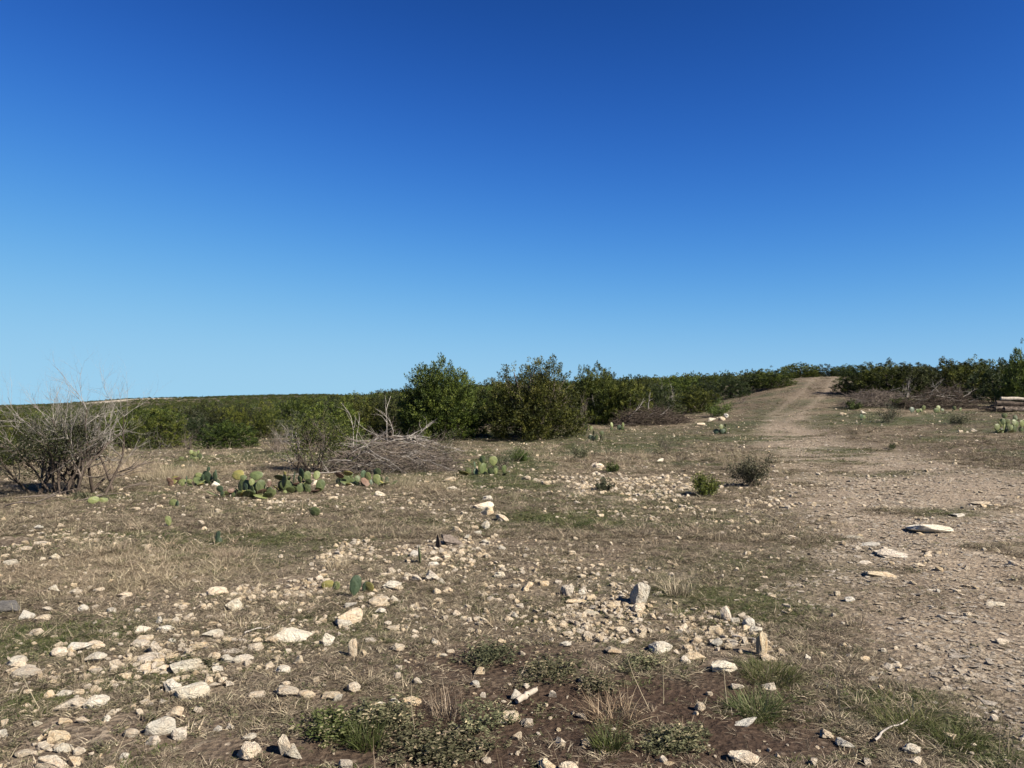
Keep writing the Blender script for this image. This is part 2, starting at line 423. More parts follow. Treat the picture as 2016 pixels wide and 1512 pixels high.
def leaf_tris(rng, pos, axis, size, slim=.45, spread=.7):
    """one small triangle at each pos pointing about along axis"""
    n = len(pos)
    d = axis + rng.normal(0, spread, (n, 3)); d /= np.linalg.norm(d, axis=1)[:, None] + 1e-9
    s = np.cross(d, rng.normal(0, 1, (n, 3))); s /= np.linalg.norm(s, axis=1)[:, None] + 1e-9
    sz = size * rng.uniform(.6, 1.4, (n, 1))
    a, b, c = pos - s * sz * slim, pos + s * sz * slim, pos + d * sz * 1.7
    V = np.stack([a, b, c], 1).reshape(-1, 3)
    return V, np.arange(3 * n).reshape(n, 3)

def scatter(name, P, rot, scl, idx, protos, label, cat):
    """one object of uncountable small things, each point carrying a copy of one of the protos"""
    me = bpy.data.meshes.new(name)
    n = len(P)
    me.vertices.add(n); me.vertices.foreach_set('co', np.asarray(P, np.float32).ravel())
    for an, ty, data in (('rot', 'FLOAT_VECTOR', rot), ('scl', 'FLOAT_VECTOR', scl)):
        a = me.attributes.new(an, ty, 'POINT'); a.data.foreach_set('vector', np.asarray(data, np.float32).ravel())
    a = me.attributes.new('idx', 'INT', 'POINT'); a.data.foreach_set('value', np.asarray(idx, np.int32))
    c = bpy.data.collections.new(name + '_kinds')
    for k, pm in enumerate(protos):
        c.objects.link(bpy.data.objects.new('%s_kind_%02d' % (name, k), pm))
    g = bpy.data.node_groups.new(name, 'GeometryNodeTree')
    g.interface.new_socket('Geometry', in_out='INPUT', socket_type='NodeSocketGeometry')
    g.interface.new_socket('Geometry', in_out='OUTPUT', socket_type='NodeSocketGeometry')
    gi, go = g.nodes.new('NodeGroupInput'), g.nodes.new('NodeGroupOutput')
    ci = g.nodes.new('GeometryNodeCollectionInfo'); ci.inputs['Collection'].default_value = c
    ci.inputs['Separate Children'].default_value = True; ci.inputs['Reset Children'].default_value = True
    ip = g.nodes.new('GeometryNodeInstanceOnPoints'); ip.inputs['Pick Instance'].default_value = True
    def na(nm, ty):
        q = g.nodes.new('GeometryNodeInputNamedAttribute'); q.data_type = ty; q.inputs['Name'].default_value = nm
        return next(o for o in q.outputs if o.enabled and o.name == 'Attribute')
    L = g.links.new
    L(gi.outputs[0], ip.inputs['Points']); L(ci.outputs[0], ip.inputs['Instance'])
    L(na('idx', 'INT'), ip.inputs['Instance Index']); L(na('rot', 'FLOAT_VECTOR'), ip.inputs['Rotation']); L(na('scl', 'FLOAT_VECTOR'), ip.inputs['Scale'])
    L(ip.outputs[0], go.inputs[0])
    o = obj(name, me, label=label, cat=cat, kind='stuff')
    md = o.modifiers.new('copies', 'NODES'); md.node_group = g
    return o

# ------------------------------------------------------------------ the ground, one sheet to the horizon
def build_ground():
    rr = [0.4]
    while rr[-1] < 30: rr.append(rr[-1] * 1.0125 + .004)
    while rr[-1] < 9000: rr.append(rr[-1] * 1.03)
    rr = np.array(rr)
    az = np.concatenate([np.linspace(-180, -52, 40)[:-1], np.linspace(-52, 52, 500), np.linspace(52, 180, 40)[1:-1]])
    az = np.radians(az)
    A, RR = np.meshgrid(az, rr)
    X, Y = RR * np.sin(A), RR * np.cos(A)
    Z = ground(X, Y)
    nr, na = X.shape
    V = np.stack([X, Y, Z], -1).reshape(-1, 3)
    V = np.concatenate([V, [[0, 0, gz(0, 0)]]])
    i, j = np.meshgrid(np.arange(nr - 1), np.arange(na), indexing='ij')
    j2 = (j + 1) % na
    Q = np.stack([i * na + j, i * na + j2, (i + 1) * na + j2, (i + 1) * na + j], -1).reshape(-1, 4)[:, ::-1]
    me = mesh_np('ground', V, Q, 'ground', smooth=True)
    x, y = V[:, 0], V[:, 1]
    r = np.hypot(x, y)
    front = (y > 1.5) & (np.abs(np.arctan2(x, y)) < R(60))
    def put(nm, f):
        v = np.zeros(len(V), np.float32); v[front] = f(x[front], y[front])
        a = me.attributes.new(nm, 'FLOAT', 'POINT'); a.data.foreach_set('value', v)
    put('road', m_road)
    put('soil', lambda a, b: np.clip(blobs(SOIL, a, b, .6, 51), 0, 1))
    put('green', lambda a, b: np.clip(blobs(GREEN, a, b, .6, 61) * .7 + .75 * sstep(.46, .66, fbm(a / 2.2, b / 2.2, 77, 4)) * sstep(4, 9, b), 0, .9))
    put('straw', lambda a, b: np.clip(blobs(STRAW, a, b, .7, 71) + .6 * sstep(.5, .72, fbm(a / 3.1, b / 3.1, 87, 4)) * sstep(8, 14, b), 0, 1))
    put('rub', lambda a, b: np.clip(blobs(RUB, a, b, .7, 81), 0, 1))
    put('bare', m_bare)
    return obj('ground', me, kind='structure', label='stony dry ground with sparse grass, gravel and a dirt track')
def m_bare(x, y):
    x, y = np.asarray(x, float), np.asarray(y, float)
    col = CX + F * x / np.maximum(y, 1)
    c = 1150 + 1.3 * (col - 160)
    t = sstep(150, 175, col) * (1 - sstep(335, 352, col)) * sstep(c - 90, c, y) * (1 - sstep(c + 160, c + 240, y))
    return np.clip(t * (1.15 - sstep(.5, .7, fbm(x / 30, y / 45, 91, 3))), 0, 1)
build_ground()

# ------------------------------------------------------------------ junipers and other trees
def juniper_crown(seed, H=3.0, W=3.6, plumes=330, tris=30, lobes=9, mat='juniper', leaf=.05, spire=.5, airy=.0, minh=.72, tight=.52):
    rng = np.random.default_rng(seed)
    C, S = [], []
    for k in range(lobes):
        a = 2 * np.pi * (k + rng.uniform(-.3, .3)) / lobes
        rad = W * .5 * rng.uniform(.3, .66) * (0 if k == 0 else 1)
        hh = H * (1 if k == 0 else rng.uniform(minh, 1.0)) * (1 - .3 * (rad / (W * .5)) ** 2)
        C.append([rad * np.cos(a), rad * np.sin(a), hh * .44]); S.append([W * rng.uniform(.15, .23), W * rng.uniform(.15, .23), hh * .54])
    C, S = np.array(C), np.array(S)
    w = S.prod(1) ** .66; li = rng.choice(lobes, plumes, p=w / w.sum())
    d = rng.normal(0, 1, (plumes, 3)); d[:, 2] = d[:, 2] * .9 + .15
    d /= np.linalg.norm(d, axis=1)[:, None]
    rad = np.where(rng.uniform(0, 1, (plumes, 1)) < .3, rng.uniform(.25, .75, (plumes, 1)), rng.uniform(.75, 1.0, (plumes, 1)))
    q = d * rad
    top = np.clip(q[:, 2:3], 0, 1)
    q[:, :2] *= (1 - spire * top ** 1.5)                       # pointed, flame-like tops
    base = C[li] + q * S[li]
    k0 = int(plumes * .2)                                      # a skirt of foliage down to the ground
    a0 = rng.uniform(0, 2 * np.pi, k0); r0 = W * .5 * rng.uniform(.45, .92, k0)
    base[:k0] = np.stack([r0 * np.cos(a0), r0 * np.sin(a0), H * rng.uniform(.03, .3, k0)], 1)
    d[:k0] = np.stack([np.cos(a0), np.sin(a0), np.full(k0, .2)], 1)
    keep = base[:, 2] > .06
    base, d = base[keep], d[keep]
    n = len(base)
    ax = d * np.array([.8, .8, .5]) + np.array([0, 0, .5]) + rng.normal(0, .22, (n, 3)); ax /= np.linalg.norm(ax, axis=1)[:, None]
    ln = rng.uniform(.22, .48, (n, 1)) * tight * (H / 3.0) ** .5
    rd = rng.uniform(.07, .13, (n, 1)) * (1 + airy)
    t = rng.uniform(0, 1, (n, tris, 1))
    prof = np.sin(np.pi * np.clip(t * .85 + .15, 0, 1)) ** .8
    off = rng.normal(0, 1, (n, tris, 3)); off -= (off * ax[:, None]).sum(-1, keepdims=True) * ax[:, None]
    off /= np.linalg.norm(off, axis=-1, keepdims=True) + 1e-6
    off *= rng.uniform(.25, 1, (n, tris, 1))
    pos = base[:, None] + ax[:, None] * (t - .35) * ln[:, None] * 1.3 + off * rd[:, None] * prof
    lax = ax[:, None] * .9 + off * .8
    V, T = leaf_tris(rng, pos.reshape(-1, 3), lax.reshape(-1, 3), leaf, .4, .35)
    V[:, 2] = np.maximum(V[:, 2], .03)
    tone = np.repeat(rng.beta(1.3, 1.3, n), tris) * .75 + rng.uniform(0, .25, n * tris)
    return mesh_np('crown', V, T, mat, tone)

def juniper_trunk(seed, H=3.0, W=3.6, mat='twig', stems=6, twigs=5):
    rng = np.random.default_rng(seed + 500)
    polys = []
    for k in range(stems):
        a = 2 * np.pi * (k + rng.uniform(-.4, .4)) / stems
        lean = rng.uniform(.15, .75)
        P, r, D = grow(rng, (rng.normal(0, .08), rng.normal(0, .08), -.1), (np.cos(a) * lean, np.sin(a) * lean, 1), H * rng.uniform(.45, .68), .055 * H / 3, 6, .14, .03, .8)
        polys.append((P, r))
        for q in range(twigs):
            i = rng.integers(1, 5)
            P2, r2, _ = grow(rng, P[i], D[i] + rng.normal(0, .7, 3), H * rng.uniform(.14, .28), r[i] * .5, 4, .2, .05, .85)
            polys.append((P2, r2))
    V, Q = tubes(polys, 5)
    return mesh_np('trunk', V, Q, mat, smooth=True)

def dead_twig_mesh(seed, H=1.2, W=1.8, stems=9, mat='twig', depth=2, sub=6, r0=.02):
    rng = np.random.default_rng(seed)
    polys = []
    def rec(p, d, L, r, lv):
        P, rr, D = grow(rng, p, d, L, r, 5, .16, .05, .7)
        polys.append((P, rr))
        if lv < depth:
            for q in range(sub):
                i = rng.integers(1, 6)
                rec(P[i], D[min(i, 4)] + rng.normal(0, .55, 3), L * rng.uniform(.35, .6), rr[i] * .62, lv + 1)
    for k in range(stems):
        a = rng.uniform(0, 2 * np.pi); lean = rng.uniform(.1, 1.0) * W / H * .7
        rec((rng.normal(0, .08), rng.normal(0, .08), -.03), (np.cos(a) * lean, np.sin(a) * lean, 1), H * rng.uniform(.5, .8), r0, 0)
    V, Q = tubes(polys, 4)
    return mesh_np('twigs', V, Q, mat, smooth=True)

CROWNS, TRUNKS = {}, {}
for k in range(6):
    CROWNS['j%d' % k] = juniper_crown(100 + k, plumes=820, tris=44, lobes=7 + k % 4, leaf=.040, spire=[.35, .15, .45, .25, .05, .3][k], minh=.8)
    TRUNKS['j%d' % k] = juniper_trunk(100 + k)
for k in range(3):
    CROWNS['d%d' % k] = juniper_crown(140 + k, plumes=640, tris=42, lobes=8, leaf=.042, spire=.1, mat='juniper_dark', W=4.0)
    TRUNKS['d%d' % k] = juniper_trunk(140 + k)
for k in range(2):
    CROWNS['g%d' % k] = juniper_crown(160 + k, plumes=240, tris=24, lobes=8, leaf=.045, spire=.1, mat='shrub_grey', W=4.2, airy=.8)
    TRUNKS['g%d' % k] = juniper_trunk(160 + k, mat='twig_pale', stems=8, twigs=8)
CROWNS['hero_a'] = juniper_crown(201, 3.1, 3.6, 1700, 56, 11, leaf=.034, spire=.42, minh=.86, tight=.8)
TRUNKS['hero_a'] = juniper_trunk(201)
CROWNS['hero_b'] = juniper_crown(207, 3.1, 4.0, 1250, 54, 10, leaf=.034, spire=.5, mat='juniper', airy=.1, minh=.8, tight=.85)
TRUNKS['hero_b'] = juniper_trunk(207, 4.3, 4.6, 'twig', 12, 9)
CROWNS['hero_c'] = juniper_crown(213, 3.0, 3.8, 1300, 54, 9, leaf=.034, spire=.1, minh=.88, tight=.65)
TRUNKS['hero_c'] = juniper_trunk(213, mat='twig_pale', stems=9)
SIZE = {k: (3.0, 4.0 if k[0] == 'd' else 4.2 if k[0] == 'g' else 3.6) for k in CROWNS}
SIZE['hero_b'] = (3.1, 4.0); SIZE['hero_a'] = (3.1, 3.6); SIZE['hero_c'] = (3.0, 3.8)
REAL = {}
for k, m in CROWNS.items():
    co = np.empty(len(m.vertices) * 3, np.float32); m.vertices.foreach_get('co', co); co = co.reshape(-1, 3)
    REAL[k] = (float(np.percentile(co[:, 2], 98.3)), float(np.percentile(co[:, 0], 99.5) - np.percentile(co[:, 0], .5)))

def tree(key, p, h, w, rz, label, group=None, name='juniper_tree', cat='tree'):
    t = obj(name, None, label=label, cat=cat, group=group, loc=(p[0], p[1], p[2] - .03), rot=(0, 0, rz), scale=(w / REAL[key][1], w / REAL[key][1], h / REAL[key][0]))
    t.empty_display_size = .2
    obj('crown', CROWNS[key], t); obj('trunk', TRUNKS[key], t)
    return t

# (kind, column, distance, width px, top row, label)
HAND = [
 ('hero_a', 872, 32.0, 168, 727, 'tall yellow-green juniper with several pointed tops behind the grey brush pile'),
 ('hero_b', 1056, 31.6, 190, 722, 'broad open juniper with bare upright tips and visible stems on the grass'),
 ('hero_c', 1178, 43.0, 118, 730, 'flat-topped green juniper just behind the open juniper with bare tips'),
 ('j1', 1238, 42.0, 100, 752, 'lower juniper touching the flat-topped one, behind the dark brush heap'),
 ('d0', 1302, 47.0, 95, 760, 'dark rounded shrub rising behind the dark brush heap'),
 ('j4', 1368, 49.0, 90, 764, 'light green juniper between the dark brush heap and the track'),
 ('d1', 1440, 60.0, 80, 742, 'dark shrub half way up the slope beside the track'),
 ('j0', 1516, 63.0, 92, 728, 'dense juniper at the left edge of the track near its crest'),
 ('d2', 1478, 66.0, 60, 738, 'small dark juniper left of the dense one by the track crest'),
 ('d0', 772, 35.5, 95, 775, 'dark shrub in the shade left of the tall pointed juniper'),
 ('j2', 712, 33.0, 100, 788, 'yellow-green juniper standing behind the brush pile and bare pale sticks'),
 ('j3', 640, 30.5, 120, 796, 'bushy juniper rising behind the half-dead shrub'),
 ('g0', 582, 32.0, 110, 812, 'grey-green thin shrub left of the bushy juniper'),
 ('j5', 450, 27.5, 118, 832, 'low round yellow-green bush standing alone at the edge of the grass'),
 ('j4', 312, 29.0, 120, 812, 'wide green juniper behind the fan-shaped dead bush'),
 ('d1', 392, 33.0, 90, 822, 'dark shrub between the wide juniper and the low round bush'),
 ('j0', 238, 31.0, 80, 820, 'green shrub seen through the tips of the fan-shaped dead bush'),
 ('d2', 152, 33.0, 110, 826, 'dark green shrub behind the middle of the fan-shaped dead bush'),
 ('j3', 60, 34.0, 110, 830, 'green shrub behind the left half of the fan-shaped dead bush'),
 ('j1', -6, 19.0, 70, 858, 'deep green juniper cut by the photo edge beside the dead bush'),
 ('j2', 530, 36.0, 80, 818, 'small green juniper behind the bare twigs of the half-dead shrub'),
 ('j5', 1692, 52.0, 100, 724, 'juniper at the right edge of the track near its crest'),
 ('j1', 1748, 50.0, 120, 716, 'green juniper behind the brown brush heap at the foot of the slope'),
 ('d0', 1806, 49.0, 120, 718, 'dark juniper above the middle of the long grey brush heap'),
 ('j4', 1862, 51.0, 130, 713, 'wide bright juniper behind the grey brush heap on the slope'),
 ('j3', 1922, 48.0, 120, 713, 'juniper between the grey brush heap and the log pile'),
 ('d2', 1968, 44.0, 110, 714, 'dark juniper directly behind the log pile'),
 ('j0', 2010, 40.0, 85, 692, 'tallest dark juniper at the photo edge, above the log pile'),
 ('j1', 1574, 84.0, 75, 717, 'rounded juniper behind the track crest, left one of the three there'),
 ('d2', 1622, 85.0, 80, 719, 'dark juniper closing the view straight behind the track crest'),
 ('j3', 1668, 84.0, 70, 720, 'juniper behind the track crest, right one of the three there'),
 ('d1', 1385, 55.0, 70, 748, 'dark shrub behind the light green juniper near the track'),
 ('j2', 965, 50.0, 70, 752, 'distant juniper showing in the gap between the two tall central junipers'),
]
for i, (k, px, Y, wpx, top, lab) in enumerate(HAND):
    p = at(px, Y)
    tree(k, p, max(.8, height_at(top, Y) - p.z), wpx * Y / F, [0, 1.2, 2.7, 4.1, 5.3][i % 5] if not k.startswith('hero') else 0, lab)

YMIN_PX = [-300, 0, 250, 520, 620, 800, 900, 1130, 1160, 1300, 1480, 1500, 1720, 1760, 1900, 2016, 2400]
YMIN = [26, 34, 33, 38, 36, 38, 42, 42, 48, 54, 70, 80, 80, 54, 54, 46, 40]
placed = [((px - CX) / F * Y, Y, wpx * Y / F * .5) for (_, px, Y, wpx, _, _) in HAND]
cands = []
rt = np.random.default_rng(77)
tries = 0
while len(cands) < 215 and tries < 9000:
    tries += 1
    px = rt.uniform(-60, 2080); Y = math.exp(rt.uniform(math.log(27), math.log(125)))
    if Y < np.interp(px, YMIN_PX, YMIN): continue
    x = (px - CX) / F * Y
    d, _ = road_d(np.array([x]), np.array([Y]))
    if d[0] < 2.4 and Y < 82: continue
    if fbm(np.array([x / 9]), np.array([Y / 9]), 5, 3)[0] < .41: continue
    w = rt.choice([rt.uniform(1.2, 2.4), rt.uniform(2.4, 4.4)])
    if any((x - a) ** 2 + (Y - b) ** 2 < ((w * .5 + c) * (.98 if px < 820 else .8)) ** 2 for a, b, c in placed): continue
    placed.append((x, Y, w * .5)); cands.append((px, x, Y, w))
CAP_PX = [0, 250, 500, 700, 800, 960, 1250, 1400, 1580, 1700, 2016]
CAP = [810, 803, 792, 774, 768, 756, 742, 733, 722, 722, 710]
AREA = [(-100, 520, 'juniper scrub bush behind the fan-shaped dead bush', 'scrub in the low ground'),
        (520, 820, 'juniper scrub bush on the rise behind the half-dead shrub', 'scrub on the middle rise'),
        (820, 1160, 'juniper scrub bush behind the two tall central junipers', 'scrub behind the tall junipers'),
        (1160, 1560, 'juniper scrub bush on the slope beside the track', 'scrub left of the track'),
        (1560, 2200, 'juniper scrub bush on the slope above the brush heaps', 'scrub right of the track')]
front = {}
for a in AREA:
    near = sorted([c for c in cands if a[0] <= c[0] < a[1]], key=lambda c: c[2])[:14]
    for i, c in enumerate(sorted(near)): front[c] = '%s, front row, %s from the left' % (a[2], ORD[i])
for (px, x, Y, w) in sorted(cands, key=lambda c: c[2]):
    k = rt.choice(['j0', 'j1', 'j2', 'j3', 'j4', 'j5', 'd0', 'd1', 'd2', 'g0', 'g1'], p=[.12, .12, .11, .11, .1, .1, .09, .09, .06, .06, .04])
    a = next(a for a in AREA if a[0] <= px < a[1])
    cap = height_at(np.interp(px, CAP_PX, CAP) + rt.uniform(0, 14), Y) - gz(x, Y)
    h = min(rt.uniform(.62, .85) * w * (1 if w < 3.3 else .85) + .3, max(cap, .55))
    tree(k, (x, Y, gz(x, Y)), h, min(w, h * 2.1), rt.uniform(0, 6.28), front.get((px, x, Y, w), ('tall ' if h > 1.6 else 'low ') + dict(j='yellow-green ', d='dark ', g='grey thin ')[k[0]] + a[2]), a[3], 'juniper_bush', 'bush')

def woods():
    protos = [juniper_crown(300 + k, plumes=95, tris=12, lobes=7, leaf=.11, spire=.4 if k < 4 else .1, mat=['juniper', 'juniper', 'juniper_dark', 'juniper', 'juniper_dark', 'shrub_grey'][k]) for k in range(6)]
    rng = np.random.default_rng(5)
    n = 60000
    az = rng.uniform(R(-48), R(48), n)
    r = np.exp(rng.uniform(math.log(90), math.log(2600), n))
    x, y = r * np.sin(az), r * np.cos(az)
    keep = rng.uniform(0, 1, n) < np.clip((r / 420.0), .22, 1) ** 1.0
    keep &= fbm(x / 38, y / 38, 15, 3) + .10 * rng.normal(size=n) > .40
    d, _ = road_d(x, y)
    keep &= ~((d < 2.2) & (y < 82))
    keep &= y > 118 - 22 * (np.abs(az) > R(30))
    keep &= m_bare(x, y) < .15
    x, y, r = x[keep], y[keep], r[keep]
    z = ground(x, y) - .05
    m = len(x)
    s = rng.uniform(.55, 1.05, m) * (1 + .35 * sstep(500, 1500, r))
    sc3 = np.stack([s * rng.uniform(.85, 1.2, m) * (1 + .8 * sstep(400, 1500, r)), s * rng.uniform(.85, 1.2, m), s * rng.uniform(.7, .95, m)], 1)
    rot = np.stack([np.zeros(m), np.zeros(m), rng.uniform(0, 6.28, m)], 1)
    print('woods', m)
    scatter('scrub_woodland', np.stack([x, y, z], 1), rot, sc3, rng.choice(6, m, p=[.24, .22, .17, .17, .12, .08]), protos, 'far juniper scrub covering the hills up to the skyline', 'woodland')
woods()

# ------------------------------------------------------------------ stones
def rock_mesh(name, seed, mat, npts=14, sub=1, rough=.07, flat=1.0, box=.35, bev=.1):
    rng = np.random.default_rng(seed)
    bm = bmesh.new()
    for k in range(npts):
        d = rng.normal(0, 1, 3); d /= np.linalg.norm(d)
        d = d / (np.abs(d).max() ** box) * rng.uniform(.82, 1.0)       # between a ball and a block
        bm.verts.new((d[0], d[1], d[2] * flat))
    r = bmesh.ops.convex_hull(bm, input=bm.verts)
    bmesh.ops.delete(bm, geom=[v for v in bm.verts if not v.link_faces], context='VERTS')
    bmesh.ops.dissolve_limit(bm, angle_limit=R(12), verts=bm.verts, edges=bm.edges)
    if bev:
        bmesh.ops.bevel(bm, geom=list(bm.edges), offset=bev, segments=1, profile=.5, affect='EDGES', clamp_overlap=True)
    bmesh.ops.triangulate(bm, faces=bm.faces)
    if sub:
        bmesh.ops.subdivide_edges(bm, edges=bm.edges, cuts=sub, use_grid_fill=True)
        bmesh.ops.triangulate(bm, faces=bm.faces)
        from mathutils import noise as mn
        bm.normal_update()
        for v in bm.verts:
            q = v.co * 2.3 + Vector((seed * 3.1, seed * 1.7, 0))
            v.co += v.normal * (mn.noise(q) * rough * 1.6 + mn.noise(q * 3.1) * rough * .7)
    co = np.array([v.co for v in bm.verts])
    lo, hi = co.min(0), co.max(0)
    for v in bm.verts:
        v.co = Vector([(v.co[a] - (lo[a] + hi[a]) / 2) / (hi[a] - lo[a]) for a in range(2)] + [(v.co[2] - lo[2]) / (hi[2] - lo[2])])
    me = bpy.data.meshes.new(name); bm.to_mesh(me); bm.free()
    me.materials.append(M[mat])
    return me
ROCKS = [rock_mesh('rock', 10 + k, 'rock' if k % 3 else 'rock_white', [12, 16, 11, 20, 14, 26][k % 6], 2 if k < 16 else 1, [.05, .09, .12, .06][k % 4], box=[.2, .5, .75, .1][k % 4], bev=[.1, .06, .14, .16][k % 4]) for k in range(20)]
SLABG = rock_mesh('slab', 77, 'rock_grey', 12, 2, .03, .3, .7, .05)
SLABP = rock_mesh('slab', 79, 'rock', 14, 2, .03, .3, .5, .05)
BLOCK = rock_mesh('rock', 95, 'rock_white', 40, 2, .06, 1, .72, .17)
SLIM = rock_mesh('rock', 97, 'rock', 40, 2, .04, 1, .8, .12)
BOULDER = rock_mesh('rock', 91, 'rock_white', 34, 2, .03, .8, .45, .16)

placed_rocks = []
def rock(px, py, w, h, label, group=None, me=None, tilt=0.0, rz=None, name='rock', tall=None, minr=.3, k=[0]):
    k[0] += 1
    c = hit(px, min(py, 1560))
    Y = c.y
    W = w * Y / F
    th = math.atan2(EYE, Y)
    D = W * random.uniform(.65, .95)
    H = tall if tall else max((h * Y / F - D * math.sin(th) * .75) / math.cos(th), minr * W * 1.15)
    H *= 1.25
    y = Y + D * .35; x = c.x / Y * y
    z = gz(x, y) - H * .2
    me = me or ROCKS[(k[0] * 7 + 3) % len(ROCKS)]
    flip = random.choice((1, -1))
    o = obj(name, me, label=label, cat='rock', group=group, loc=(x, y, z), rot=(random.uniform(-.12, .12), tilt + random.uniform(-.1, .1), random.uniform(-.35, .35) + random.choice((0, math.pi)) if rz is None else rz), scale=(W * 1.04, D, H))
    placed_rocks.append((x, y, max(W, D) * .5))
    return o
A5 = lambda t: (t[0] * .33865, 1000 + t[1] * .33865, t[2] * .33865, t[3] * .33865)
A6 = lambda t: (660 + t[0] * .3518, 980 + t[1] * .3518, t[2] * .3518, t[3] * .3518)
A7 = lambda t: (1340 + t[0] * .3519, 980 + t[1] * .3519, t[2] * .3519, t[3] * .3519)

